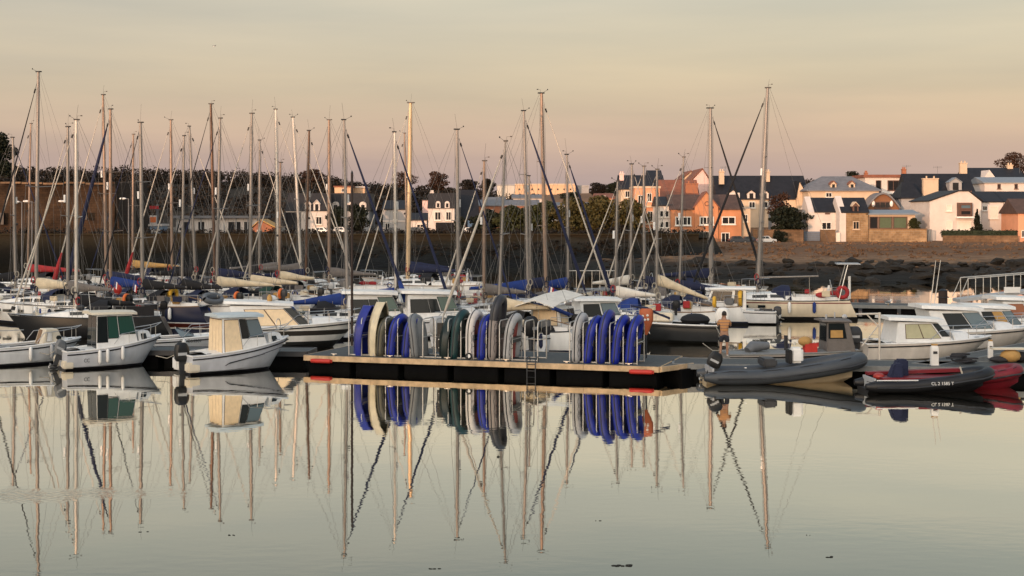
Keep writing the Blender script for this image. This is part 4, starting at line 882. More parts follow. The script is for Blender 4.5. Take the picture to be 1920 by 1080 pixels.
    if hood:
        rs = []
        for t, hh in ((0, .78), (.35, .82), (.75, .62), (1, .30)):
            x = x0 - .35 + 1.15 * t; wd = B * (.37 - .05 * t)
            rs.append([Vector((x + .12 * math.sin(math.pi * k / 8), wd * math.cos(math.pi * k / 8), fb + .05 + hh * math.sin(math.pi * k / 8) ** .6)) for k in range(9)])
        hd = MB().loft(rs, False, False, False).build('sprayhood', hood, e, 60)
        a_, b_ = rs[2], rs[3]; MB().panel([b_[3], b_[5], a_[5], a_[3]], .05, .95, .1, .9, .015).build('hood_window', 'glass_blue', hd)
    if dodger:
        for sg in (-1, 1): MB().box((xs + .2 * L, sg * E[2].y * .98, E[2].z + .32), (.24 * L, .02, .46)).build('side_dodger', dodger, e)
    if buoy:
        c = Vector((E[0].x + .06, E[0].y * (.55 if d < 0 else -.55), cz - .12))
        MB().torus(c, .24, .085, Vector((0, 1, 0)), Vector((0, 0, 1)), 12, 7, R(-60), R(240)).build('horseshoe_buoy', buoy, e, 60)
    if flag:
        c = Vector((E[0].x - .1, .3, cz)); fl = MB().tube([c, c + Vector((-.18, 0, .72))], .010, 5).build('flag_staff', 'teak', e)
        for k, mm_ in enumerate(('flag_blue', 'white', 'canvas_red')): MB().add([c + Vector((-.18 - .09 * k, .02 * k, .72 - .05 * k)), c + Vector((-.18 - .09 * (k + 1), .02 * (k + 1), .67 - .05 * k)), c + Vector((-.14 - .07 * (k + 1), .0, .30 - .05 * k)), c + Vector((-.14 - .07 * k, .0, .35 - .05 * k))], [(0, 1, 2, 3)]).build('flag_band', mm_, fl)
    # fenders and small deck gear
    near = -1 if d > 0 else 1
    for k in range(rg.choice((2, 3, 4))):
        i = 3 + k * 2; x = E[i].x + rg.uniform(-.3, .3)
        f_ = MB().tube([(x, near * (E[i].y + .10), E[i].z - .02), (x, near * (E[i].y + .11), E[i].z - .12), (x, near * (E[i].y + .11), E[i].z - .55), (x, near * (E[i].y + .10), E[i].z - .66)], [.03, .095, .095, .03], 8).build('fender', rg.choice(('white', 'white', 'canvas_navy', 'canvas_blue')), e, 60)
        MB().tube([(x, near * (E[i].y + .1), E[i].z - .02), (x, near * E[i].y * .97, E[i].z + .55)], .008, 4).build('fender_line', 'rope', f_)
    for k in range(3):       # halyard tails and hanks of rope on the mast and deck
        MB().torus(MP(z0 + .7 + .25 * k, (.10 * (k - 1), near * .12)), .12, .03, Vector((.9, .2, 0)), Vector((0, 0, 1.5)), 10, 5).build('halyard_coil', rg.choice(('rope', 'rope', 'canvas_navy', 'canvas_red', 'rope_dark')), e, 60)
    for k in range(rg.choice((1, 2))): MB().tube([(x1 + rg.uniform(.1, .8), 0, fb), (x1 + .4, .1, fb + .32)], [.10, .14], 8).build('deck_vent', rg.choice(('gelcoat_cream', 'steel')), e, 60)
    for k in range(rg.choice((2, 3, 4))):
        i = rg.choice((2, 3, 4, 6, 8)); q = E[i]; hgt = rg.uniform(.2, .38)
        MB().box((q.x + rg.uniform(-.3, .3), q.y * rg.choice((-1, 1)) * .96, q.z + .42), (rg.uniform(.2, .7), .07, hgt)).build('hung_cloth', rg.choice(('canvas_navy', 'canvas_grey', 'canvas_cream', 'canvas_black', 'canvas_red', 'mid_grey')), e, bevel=.02)
    for k in range(rg.choice((2, 3, 4))):
        x = rg.uniform(xs + .5, x1 + .6); y = rg.uniform(-.3, .3) * B; zz = fb + (ch + .12 if x0 < x < x1 - .8 else .12)
        MB().ell((x, y, zz), (rg.uniform(.15, .45), rg.uniform(.1, .2), rg.uniform(.08, .18)), 8, 5).build('deck_bundle', rg.choice(('canvas_navy', 'canvas_white', 'canvas_black', 'canvas_black', 'canvas_grey', 'rope', 'dark_grey', 'dark_grey')), e, 60)
    for k in range(rg.choice((3, 4, 5))):
        x = rg.uniform(xs + .6, x0 - .3); y = rg.choice((-1, 1)) * B * .33; c = Vector((x, y, fb + .35))
        kind = rg.randrange(4)
        if kind == 0: MB().torus(c, .16, .035, Vector((1, 0, 0)), Vector((0, .3, .95)), 10, 5).build('rope_coil', rg.choice(('rope', 'canvas_blue', 'canvas_red')), e, 60)
        elif kind == 1: MB().ell(c, (.35, .18, .16)).build('canvas_bag', rg.choice(('canvas_navy', 'canvas_red', 'canvas_grey', 'canvas_green')), e, 60)
        elif kind == 2: outboard(e, Vector((E[0].x - .02, E[0].y * .6, E[0].z + .35)), .42, rg.choice(('black', 'light_grey', 'dark_grey')), short=True)
        else: MB().box(c, (.45, .3, .35)).build('deck_locker', rg.choice(('gelcoat_cream', 'mid_grey', 'canvas_tan')), e, bevel=.04)
    for ex in extra: ex(e, E, fb, B, L)
    return e

def outboard(parent, c, k, m, short=False, tilt=0):
    """outboard motor: cowl over a leg, gearcase and propeller; c is the bracket top, it hangs aft of it (-x)"""
    T = Matrix.Rotation(tilt, 3, 'Y'); f = lambda x, y, z: c + T @ Vector((x * k, y * k, z * k))
    rs = []
    for z, x0, x1, w_ in ((-.05, -.62, .10, .22), (.10, -.72, .16, .27), (.55, -.74, .14, .27), (.82, -.66, .02, .24), (.92, -.52, -.10, .16)):
        rs.append([f(x0, -w_ * .6, z), f(x0 + .12, -w_, z), f(x1 - .15, -w_, z), f(x1, -w_ * .5, z), f(x1, w_ * .5, z), f(x1 - .15, w_, z), f(x0 + .12, w_, z), f(x0, w_ * .6, z)])
    o = MB().loft(rs).build('outboard_motor', m, parent, 35)
    MB().loft([[f(-.45, -.10, 0), f(-.05, -.12, 0), f(-.05, .12, 0), f(-.45, .10, 0)], [f(-.42, -.06, -.9), f(-.12, -.07, -.9), f(-.12, .07, -.9), f(-.42, .06, -.9)]]).build('motor_leg', 'dark_grey', o)
    MB().box(f(.0, 0, -.12), (.26 * k, .34 * k, .42 * k)).build('motor_bracket', 'dark_grey', o)
    if not short:
        MB().ell(f(-.30, 0, -1.0), (.34 * k, .09 * k, .10 * k)).build('gearcase', 'dark_grey', o, 60)
        MB().box(f(-.35, 0, -.78), (.55 * k, .34 * k, .03 * k)).build('anti_ventilation_plate', 'dark_grey', o)
        g = MB()
        for q in range(3): aa = q * 2.09; g.box(f(-.66, .13 * math.cos(aa), -1.0 + .13 * math.sin(aa)), (.03 * k, .16 * k, .16 * k), tilt=Matrix.Rotation(aa, 3, 'X') @ Matrix.Rotation(.5, 3, 'Y'))
        g.build('propeller', 'steel', o)
    MB().panel([f(-.72, -.275, .2), f(.1, -.275, .2), f(.1, -.275, .5), f(-.72, -.275, .5)], .1, .8, .2, .7, .004).build('cowl_band', 'light_grey', o)
    return o

def motor_hull(L, B, f0, f1, flare=.12):
    rings = []; edge = []
    for i in range(14):
        t = i / 13; f = .90 + .10 * math.sin(math.pi / 2 * min(1, t / .4)) if t < .4 else max(.02, max(0, math.cos(math.pi / 2 * ((t - .4) / .6))) ** .62)
        b = B / 2 * f; zs = f0 + (f1 - f0) * t ** 1.6
        lv = ((zs, 1.0), (zs - .10, 1.01), (zs * .55 + .05, 1.0 - flare * t ** 2), (.12 + .45 * t ** 3, .88 - .30 * t ** 3), (-.12 + .2 * t ** 4, .5 - .3 * t ** 2), (-.22 + .25 * t ** 4, 0))
        ring = []
        for z, bf in lv:
            kf = max(0, min(1, z / zs)); ring.append(Vector((-L / 2 + L * t - .20 * L * t ** 6 * (1 - kf), b * bf, z)))
        rings.append(ring + [Vector((p.x, -p.y, p.z)) for p in reversed(ring[:-1])]); edge.append(ring[0].copy())
    return rings, edge

def cabin_box(parent, x0, x1, x0t, x1t, z0, z1, wb, wt, m, panes=(), name='cabin', front_taper=.85):
    """wheelhouse: a tapered box; panes are (side, u0, u1, v0, v1, material), sides: near/far/aft/front"""
    wf, wft = wb * front_taper, wt * front_taper
    v = [Vector(p) for p in ((x0, -wb, z0), (x1, -wf, z0), (x1, wf, z0), (x0, wb, z0), (x0t, -wt, z1), (x1t, -wft, z1), (x1t, wft, z1), (x0t, wt, z1))]
    o = MB().hexa(v).build(name, m, parent, bevel=.035)
    qs = dict(near=[v[0], v[1], v[5], v[4]], far=[v[2], v[3], v[7], v[6]], aft=[v[3], v[0], v[4], v[7]], front=[v[1], v[2], v[6], v[5]])
    for sd, u0, u1, v0, v1, pm in panes:
        for q in ((sd,) if sd != 'both' else ('near', 'far')):
            uu = (u0, u1) if q != 'far' else (1 - u1, 1 - u0)
            fr = MB().panel(qs[q], uu[0] - .012, uu[1] + .012, v0 - .02, v1 + .02, .010).build('window_frame', 'black' if pm.startswith('glass') else 'frame_brown', o)
            MB().panel(qs[q], uu[0], uu[1], v0, v1, .018).build('pane', pm, fr) if False else MB().panel(qs[q], uu[0], uu[1], v0, v1, .018).build('window', pm, o)
    return o

def slab_roof(parent, x0, x1, w, z, t=.10, m='gelcoat', camber=.06, name='roof', up=0.0):
    rs = []
    for k in range(7):
        u = k / 6; x = x0 + (x1 - x0) * u; ww = w * (1 - .14 * (2 * u - 1) ** 4 - (.10 * u ** 3)); zz = z + up * (1 - u) - .05 * u ** 4
        rs.append([Vector((x, -ww, zz)), Vector((x, -ww * .96, zz + t)), Vector((x, 0, zz + t + camber)), Vector((x, ww * .96, zz + t)), Vector((x, ww, zz)), Vector((x, 0, zz + .01))])
    return MB().loft(rs).build(name, m, parent, 40)

def motorboat(px, WL, yaw, L, B, f0, f1, label, hull='motor_white', deckm='gelcoat', rail=True, name='motor_boat', cat='motor boat', fend=(), deck_from=.30, group='motor boats moored along the pontoons', stripe=None, scale=(1, 1, 1)):
    """returns the Empty and the sheer edge; px, WL give the middle of the boat at the waterline"""
    p = P(px, WL, 0); e = thing(name, p, R(yaw), label, cat, group); e.scale = scale
    rings, E = motor_hull(L, B, f0, f1)
    g = MB().loft(rings, False, False, False); g.f.append(tuple(range(len(rings[0])))); ho = g.build('hull', hull, e, 32)
    n0 = int(deck_from * 13)
    MB().loft([[Vector((q.x, q.y * .985, q.z - .02)), Vector((q.x, 0, q.z + .05)), Vector((q.x, -q.y * .985, q.z - .02))] for q in E[n0:]], False, False, False).build('foredeck', deckm, e, 50)
    MB().box((-L / 2 + L * deck_from * .5 + .05, 0, f0 - .42), (L * deck_from, B * .8, .05)).build('cockpit_floor', 'deck_grey', e)
    g = MB()
    for sg in (-1, 1): g.tube([Vector((q.x, q.y * sg, q.z)) for q in E], .035, 6)
    g.tube([Vector((E[0].x, E[0].y, f0)), Vector((E[0].x, -E[0].y, f0))], .035, 6); g.build('gunwale', deckm, ho, 60)
    g = MB()
    for sg in (-1, 1): g.tube([Vector((q.x, q.y * sg * 1.012, q.z - .12)) for q in E], .028, 5)
    g.build('rub_rail', stripe or 'black', ho, 60)
    if rail:
        i0 = 6; g = MB(); tip = E[-1] + Vector((.05, 0, .50))
        for sg in (-1, 1):
            g.tube([Vector((E[i].x, E[i].y * sg * .93, E[i].z + (.10 if i == i0 else .44))) for i in range(i0, 13)] + [tip], .016, 5)
            for i in (8, 10, 12): g.tube([Vector((E[i].x, E[i].y * sg * .95, E[i].z)), Vector((E[i].x, E[i].y * sg * .93, E[i].z + .44))], .014, 5)
        g.build('bow_rail', 'steel', e, 60)
    g = MB(); q = E[-2]; a_ = Vector((q.x, q.y, q.z)); b_ = Vector((q.x + .9, q.y + 1.7, .5))
    g.tube([a_, a_.lerp(b_, .5) - Vector((0, 0, .18)), b_], .014, 5); a_ = Vector((E[0].x + .1, E[0].y, E[0].z)); b_ = a_ + Vector((-.5, 1.6, .5 - a_.z)); g.tube([a_, a_.lerp(b_, .5) - Vector((0, 0, .15)), b_], .014, 5); g.build('mooring_line', 'rope', e)
    for sg in (-1, 1):
        for i in (2, 11): MB().tube([(E[i].x - .1, E[i].y * sg * .93, E[i].z + .05), (E[i].x + .1, E[i].y * sg * .93, E[i].z + .05)], .02, 5).build('cleat', 'steel', e)
    near = -1
    for t, mm_ in fend:
        i = int(t * 13); q = E[i]; y = near * (q.y + .09)
        f_ = MB().tube([(q.x, y, q.z - .02), (q.x, y, q.z - .10), (q.x, y, q.z - .50), (q.x, y, q.z - .58)], [.03, .085, .085, .03], 8).build('fender', mm_, e, 60)
    return e, E
def windscreen_wiper(parent, a, b): MB().tube([a, b], .012, 4).build('wiper', 'black', parent)
# ------------------------------------------------------------------ the sailing boats, mast by mast (photo pixels: top x, top y, foot x, waterline y, bow direction)
SB = sailboat
def red_float(e, E, fb, B, L): MB().ell((E[0].x + .2, -.5, E[0].z + .8), (.22, .22, .28)).build('buoy', 'red', e, 60)
def yellow_ring(e, E, fb, B, L): MB().torus((E[0].x + .02, E[0].y * .35, E[0].z + .45), .33, .12, Vector((0, 1, 0)), Vector((0, 0, 1)), 14, 7).build('lifebuoy', 'yellow', e, 60)
def tender_on_stern(e, E, fb, B, L):
    c = Vector((E[0].x - .30, 0, E[0].z + .40)); o = MB().torus(c, .42, .15, Vector((0, 1.8, 0)), Vector((.55, 0, .45)), 16, 7).build('stowed_dinghy', 'mid_grey', e, 60)
    MB().ell(c, (.2, .66, .2)).build('dinghy_floor', 'dark_grey', o, 60)
def gantry(e, E, fb, B, L):
    for sg in (-1, 1): MB().tube([(E[1].x, E[1].y * sg, E[1].z), (E[0].x + .1, E[0].y * sg * .9, E[0].z + 2.0)], .03, 6).build('gantry_post', 'steel', e)
    MB().box((E[0].x + .05, 0, E[0].z + 2.04), (1.3, E[0].y * 1.8, .05)).build('solar_panel', 'light_grey', e)
    MB().torus((E[0].x + .4, E[0].y * .98, E[0].z + .45), .28, .12, Vector((1, 0, 0)), Vector((0, 0, 1)), 14, 7).build('lifebuoy', 'canvas_red', e, 60)
    MB().tube([(E[0].x - .1, -.5, E[0].z), (E[0].x - .1, -.5, E[0].z + 1.3)], .08, 7).build('liferaft_tube', 'white', e, 60)

# far rows first
SB(250, 252, 248, 548, -1, 'far sailing boat with a tan sail cover in front of the rampart corner', a=8, jib='canvas_navy', cover='canvas_tan', mast='alu_warm', bl=1.2)
SB(517, 205, 523, 556, 1, 'sailing boat with a bright white mast standing left of the white mansard house', a=10, jib='jib_pale', cover='canvas_grey', mast='alu_white', wpx=6)
SB(549, 220, 567, 558, 1, 'sailing boat whose bright white mast leans left at the top', a=12, jib='jib_pale', cover='canvas_grey', mast='alu_white', wpx=6)
SB(758, 250, 766, 551, -1, 'far sailing boat with a thin mast just left of the golden mast', a=10, jib='jib_pale', cover='canvas_navy', mast='alu_warm', wpx=4)
SB(58, 232, 51, 560, -1, 'far sailing boat with red sail cover and slim golden mast at the left', a=10, jib='jib_pale', cover='canvas_red', mast='alu_warm', wpx=4, hull='hull_white_red', bl=1.25)
SB(770, 193, 764, 563, -1, 'sailing boat with a tall thick golden mast and navy sail cover', a=12, jib='jib_pale', cover='canvas_navy', mast='alu_gold', wpx=10, bl=1.15)
SB(487, 263, 486, 563, 1, 'sailing boat with a short grey mast between two taller masts', a=10, jib='jib_pale', cover='canvas_black', wpx=5)
SB(320, 225, 323, 568, -1, 'sailing boat with pale mast and red furled headsail near the kiosk', a=12, jib='jib_pale', jlow='canvas_red', cover='canvas_black', mast='alu_warm', wpx=6)
SB(355, 237, 368, 570, 1, 'sailing boat whose thin mast leans left above the white hall', a=8, jib='jib_pale', cover='canvas_black', wpx=5)
SB(617, 225, 617, 571, -1, 'sailing boat with an orange-brown mast right of the white mansard house', a=10, jib=None, cover='canvas_grey', mast='alu_warm', wpx=7)
SB(580, 245, 572, 573, 1, 'sailing boat with red-brown mast crossing the white mansard house', a=12, jib='jib_pale', cover='canvas_navy', mast='alu_brown', wpx=6)
SB(395, 195, 404, 574, -1, 'sailing boat with a tall dark brown leaning mast', a=14, jib='canvas_black', cover='canvas_navy', mast='alu_brown', wpx=7)
SB(1332, 203, 1333, 575, 1, 'large sailing boat with thick grey mast, black furled jib and navy boom cover', a=10, jib='canvas_black', cover='canvas_navy', mast='alu', wpx=10, spr=2, jr=.075, bl=1.05, dodger='canvas_navy')
SB(526, 305, 523, 578, -1, 'sailing boat with the short stubby mast hidden behind a white one', a=12, jib='jib_pale', cover='canvas_cream', mast='alu_warm', wpx=6)
SB(24, 258, 30, 583, 1, 'sailing boat with a grey mast right beside the dark tree at the left edge', a=14, jib='canvas_navy', cover='canvas_black', wpx=6, hull='hull_grey')
SB(193, 178, 200, 585, -1, 'sailing boat with a slender cream mast just left of the thick navy furled jib', a=16, jib='jib_pale', jlow='canvas_red', cover='canvas_navy', mast='alu_warm', wpx=6)
SB(1185, 308, 1181, 590, 1, 'sailing boat with short mast before the leftmost slate-roofed house', a=14, jib='jib_pale', cover='canvas_white', wpx=6, hood='canvas_navy')
SB(1207, 312, 1208, 591, -1, 'sailing boat with short mast before the coral house', a=12, jib='jib_pale', cover='canvas_navy', wpx=6)
SB(472, 213, 468, 594, -1, 'sailing boat with a straight grey mast above the small brick house', a=16, jib='jib_pale', cover='canvas_cream', wpx=7, hood='canvas_green', hull='hull_white_blue')
SB(1440, 165, 1418, 596, -1, 'cream sailing cruiser with tall leaning mast, black furled jib and stern gantry', 'hull_cream', a=9, jib='canvas_black', cover=None, mast='alu', wpx=9, spr=2, hood='canvas_navy', extra=(gantry,), bl=1.02, jr=.07, drop=.35)
SB(413, 222, 405, 598, -1, 'sailing boat with cream mainsail cover stretching right from a grey mast', a=18, jib='canvas_navy', cover='canvas_cream', wpx=6, hood='canvas_navy', buoy='orange', bl=1.25, hull='hull_white_blue')
SB(1063, 290, 1066, 598, 1, 'sailing boat with navy furled jib and short mast right of the tall pair', a=14, jib='canvas_navy', cover='canvas_blue', wpx=6, jr=.08, hood='canvas_blue')
SB(207, 205, 207, 600, -1, 'white sailing boat with the thick navy furled jib and royal blue boom cover', a=24, jib='canvas_navy', cover='canvas_blue', mast='alu_warm', wpx=7, jr=.12, hood='canvas_navy', extra=(yellow_ring,), spr=2, hull='hull_white', bl=1.1)
SB(992, 330, 996, 600, 1, 'small sailing boat with cream boom cover and the short mast beside a taller one', a=12, jib=None, cover='canvas_cream', wpx=5, drop=-.1)
SB(1015, 175, 1025, 603, 1, 'sailing boat with the tallest central mast and white spiral-wrapped jib', a=12, jib='jib_pale', cover='canvas_navy', mast='alu_warm', wpx=9, spr=2, jr=.042)
SB(345, 255, 340, 604, -1, 'sailing boat with slim mast and black sail cover, left of the white hall', a=22, jib='jib_pale', cover='canvas_black', wpx=5, hood='canvas_navy', buoy='orange')
SB(263, 230, 268, 605, -1, 'dark navy-hulled sailing boat with black furled jib and stowed grey dinghy', 'hull_navy', a=22, jib='canvas_black', cover='canvas_black', wpx=8, hood='canvas_black', extra=(tender_on_stern,), spr=2)
SB(1282, 295, 1272, 605, -1, 'sailing boat with navy boom cover and slim mast crossing the orange house', a=16, jib='jib_pale', cover='canvas_navy', wpx=5, hood='canvas_navy', extra=(yellow_ring,))
SB(72, 135, 67, 606, -1, 'white sailing yacht with the tallest left mast and long cream boom cover', a=24, jib='canvas_black', cover='canvas_cream', wpx=8, spr=1, hood='canvas_navy', extra=(red_float,), flag=True, bl=1.1, jr=.045)
SB(982, 208, 992, 609, 1, 'sailing boat with blue boom cover and navy furled jib left of the tallest central mast', a=12, jib='canvas_navy', cover='canvas_blue', mast='alu', wpx=7, hood='canvas_blue', spr=2, jr=.075, bl=1.1)
SB(127, 238, 127, 610, -1, 'sailing boat with pale furled jib and black sprayhood in the left cluster', a=20, jib='jib_pale', cover='canvas_grey', wpx=7, hood='canvas_black', buoy='orange', flag=True)
SB(908, 302, 907, 615, -1, 'sailing boat with a short brownish mast left of the leaning dark one', a=14, jib='jib_pale', cover='canvas_grey', mast='alu_warm', wpx=7, hood='canvas_grey', flag=True)
SB(1232, 318, 1231, 615, -1, 'sailing boat with beige boom tent sloping down to the right', a=14, jib='jib_pale', cover='canvas_cream', wpx=6, buoy='yellow', bl=1.25, droop=.8, drop=.5)
SB(1158, 340, 1152, 622, -1, 'small sailing boat with low mast left of the boat with the beige tent', a=12, jib='jib_pale', cover='canvas_white', wpx=5, hood='canvas_blue')
SB(857, 243, 860, 626, 1, 'sailing boat with grey mast and dark stay right of the white harbour house', a=14, jib='canvas_navy', cover='canvas_grey', wpx=8, hood='canvas_grey', jr=.04)
SB(740, 248, 742, 630, 1, 'sailing boat with thin pale mast and dark furled jib left of the golden mast', a=14, jib='canvas_navy', cover='canvas_blue', mast='alu_white', wpx=6, hood='canvas_blue', jr=.065)
SB(143, 225, 143, 632, -1, 'black-hulled sailing boat under black covers at the left edge', 'hull_black', a=-8, jib='jib_pale', cover='canvas_black', mast='alu_white', wpx=8, hood='canvas_black', dodger='canvas_black', drop=-.35)
SB(645, 225, 653, 634, 1, 'sailing boat with long blue furled jib and sagging royal blue boom cover', a=12, jib='canvas_navy', jlow='canvas_blue', cover='canvas_blue', wpx=7, jr=.07, drop=-.2, flag=False)
SB(948, 265, 932, 658, -1, 'small sailing boat with dark-topped leaning mast right behind the dinghy rack', a=16, jib='jib_pale', cover='canvas_cream', mast='alu', wpx=6, jr=.06)

# ------------------------------------------------------------------ motor boats
# front left: small open boat, seen from its stern quarter
def stern_text(e, s, size, loc, yawdeg, m='dark_grey'): return text('registration', s, size, m, e, loc, (R(90), 0, R(yawdeg)))
e, E = motorboat(66, 681, 34, 4.3, 1.8, .72, .95, 'small white open day boat with low cuddy at the left edge', scale=(.85, .9, 1), fend=((.45, 'white'), (.62, 'light_grey')), deck_from=.55)
cb = cabin_box(e, .15, 1.25, .35, .95, .74, 1.36, .66, .55, 'gelcoat_cream', (('near', .15, .42, .25, .8, 'white'), ('aft', .12, .52, .08, .92, 'teak')), name='cuddy', front_taper=.7)
MB().ell((.95, -.5, 1.02), (.13, .02, .09), 8, 6).build('porthole', 'glass_dark', cb)
MB().tube([(-2.18, -.55, .1), (-2.25, -.55, .85), (-2.25, -.25, .85), (-2.18, -.25, .1)], .02, 6).build('boarding_ladder', 'steel', e)
MB().tube([(-2.19, .6, 1.0), (-2.19, .6, .05)], [.12, .10], 8).build('stern_fender', 'light_grey', e, 60)
outboard(e, Vector((-2.12, .25, .72)), .5, 'light_grey')
MB().tube([(-1.6, .8, .75), (-1.5, .8, 1.3), (-.3, .8, 1.3)], .016, 5).build('grab_rail', 'steel', e)
# second: pilothouse with grey outboard
e, E = motorboat(210, 686.5, 33, 4.9, 2.05, .72, 1.18, 'white pilothouse fishing boat with open aft cabin and grey outboard, front left', 'motor_pale', scale=(.80, .82, .98), fend=((.34, 'white'), (.42, 'white'), (.58, 'white')), deck_from=.2)
cb = cabin_box(e, -1.0, 1.15, -.95, .80, .70, 2.12, .80, .70, 'gelcoat', (('near', .02, .26, .24, .93, 'glass_dark'), ('near', .29, .54, .34, .93, 'glass_green'), ('near', .58, .97, .44, .92, 'glass_green'), ('aft', .06, .46, .06, .94, 'glass_dark'), ('aft', .52, .94, .06, .94, 'glass_dark'), ('front', .06, .94, .5, .93, 'glass_green')))
slab_roof(e, -1.25, 1.05, .84, 2.12, .09, 'gelcoat_cream'); MB().tube([(-.9, .5, 2.22), (-1.0, .5, 3.0)], .012, 5).build('antenna', 'white', e)
cabin_box(e, 1.15, 2.0, 1.12, 1.75, .9, 1.38, .68, .55, 'gelcoat', (('both', .2, .6, .35, .8, 'glass_dark'),), name='foredeck_trunk', front_taper=.55)
outboard(e, Vector((-2.42, .05, .55)), .60, 'mid_grey', tilt=R(22)); MB().box((-2.35, .62, .30), (.5, .55, .42)).build('stern_platform', 'gelcoat_cream', e, bevel=.05); MB().box((-2.35, -.62, .22), (.5, .55, .30)).build('stern_platform', 'gelcoat_cream', e, bevel=.05)
MB().ell((-.4, -.2, 1.05), (.25, .2, .35)).build('helm_seat', 'dark_grey', e, 60); stern_text(e, 'CC', .2, (-1.55, -1.035, .30), -2)
# third: pilothouse with cream-curtained cabin and black outboard
e, E = motorboat(445, 694.0, 33, 5.0, 2.2, .70, 1.22, 'white cabin boat with cream-curtained aft end and big black outboard, front left', 'motor_pale', deck_from=.2, scale=(.84, .86, .99))
cb = cabin_box(e, -1.05, 1.30, -1.02, .70, .70, 2.10, .88, .76, 'gelcoat', (('aft', .04, .28, .05, .93, 'glow_pane'), ('aft', .30, .52, .05, .93, 'glow_pane'), ('aft', .54, .74, .05, .93, 'glow_pane'), ('aft', .76, .96, .05, .93, 'glow_pane'), ('near', .05, .42, .05, .92, 'glow_pane'), ('near', .46, .62, .42, .92, 'glass_dark'), ('near', .65, .97, .44, .9, 'glass_blue'), ('front', .06, .94, .46, .92, 'glass_blue')))
slab_roof(e, -1.25, 1.0, .92, 2.10, .10, 'gelcoat_blue'); cabin_box(e, 1.3, 2.25, 1.25, 1.95, .95, 1.40, .74, .58, 'gelcoat', (('near', .2, .55, .3, .75, 'glass_dark'),), name='foredeck_trunk', front_taper=.5)
outboard(e, Vector((-2.45, -.1, .52)), .72, 'black'); MB().box((-2.4, .72, .35), (.6, .6, .5)).build('stern_platform', 'gelcoat', e, bevel=.06); MB().box((-2.4, -.74, .28), (.6, .5, .36)).build('stern_platform', 'gelcoat_cream', e, bevel=.06)
MB().torus((1.85, -.35, 1.72), .22, .02, Vector((.8, .6, 0)), Vector((0, 0, 1)), 14, 5).build('rail_ring', 'steel', e); MB().tube([(2.2, -.2, 1.45), (2.75, .05, 1.55)], .03, 6).build('anchor', 'steel', e)
for k, pts in enumerate(([(-.9, -1.06, .36), (.6, -1.06, .62), (1.9, -.62, .86)], [(-1.0, -1.065, .30), (-.8, -1.07, .40), (.1, -1.075, .55), (.9, -.98, .66)])): MB().tube(pts, .014, 5).build('hull_line', 'dark_grey', e)
# low white bow between the two
e, E = motorboat(352, 661, 14, 4.6, 1.9, .62, .85, 'low white runabout whose bow shows between the two front cabin boats', 'motor_white', fend=((.5, 'white'),), deck_from=.5)
MB().hexa([(-.3, -.6, .72), (.25, -.55, .78), (.25, .55, .78), (-.3, .6, .72), (-.55, -.55, 1.08), (-.5, -.5, 1.08), (-.5, .5, 1.08), (-.55, .55, 1.08)]).build('windscreen', 'glass_blue', e); text('registration', 'CC C64307', .19, 'dark_grey', e, (.1, -.975, .52), (R(84), 0, 0)); outboard(e, Vector((-2.3, 0, .62)), .55, 'dark_grey')
# sleek cruiser behind
e, E = motorboat(548, 651, 9, 6.0, 2.4, .95, 1.22, 'white sport cruiser with cream windows, raked windscreen and dark hull band', 'motor_cruiser', deck_from=.2)
cb = cabin_box(e, -2.4, .9, -2.75, -.15, .95, 1.92, .95, .82, 'gelcoat', (('near', .22, .52, .10, .82, 'glow_pane'), ('near', .54, .84, .10, .82, 'glow_pane'), ('near', .87, .985, .12, .86, 'glass_dark'), ('front', .03, .97, .10, .92, 'glass_blue')))  # cream panes carry the sunset reflection in their colour
slab_roof(e, -3.0, .05, .92, 1.92, .12, 'gelcoat', up=.10); windscreen_wiper(cb, (.35, -.45, 1.62), (.75, .1, 1.22)); MB().ell((-.9, 0, 2.2), (.22, .22, .14)).build('radome', 'white', e, 60); MB().ell((-1.0, -.3, 2.2), (.12, .12, .2)).build('searchlight', 'canvas_tan', e, 60)
cabin_box(e, .9, 2.2, .85, 1.7, 1.05, 1.35, .85, .6, 'gelcoat', (), name='foredeck_trunk', front_taper=.5)
# two pilothouses behind the left half of the rack
for px, wl, L, lb in ((712, 633, 5.4, 'white pilothouse with greenish windscreen behind the leftmost dinghies'), (822, 632, 5.6, 'white pilothouse with greenish windscreen behind the grey dinghy and the dark green one')):
    e, E = motorboat(px, wl, 12, L, 2.2, .85, 1.15, lb, deck_from=.25)
    cabin_box(e, -1.6, 1.1, -1.6, .5, .9, 2.12, .9, .78, 'gelcoat', (('near', .06, .42, .30, .80, 'glass_dark'), ('near', .45, .62, .30, .80, 'glass_dark'), ('near', .66, .98, .36, .88, 'glass_green'), ('front', .05, .95, .35, .92, 'glass_green')))
    slab_roof(e, -1.9, .8, .95, 2.12, .14, 'gelcoat', up=.05); outboard(e, Vector((-L / 2, 0, .85)), .8, 'dark_grey')
    cabin_box(e, 1.1, 2.0, 1.05, 1.7, 1.0, 1.45, .8, .62, 'gelcoat', (), name='foredeck_trunk', front_taper=.55)
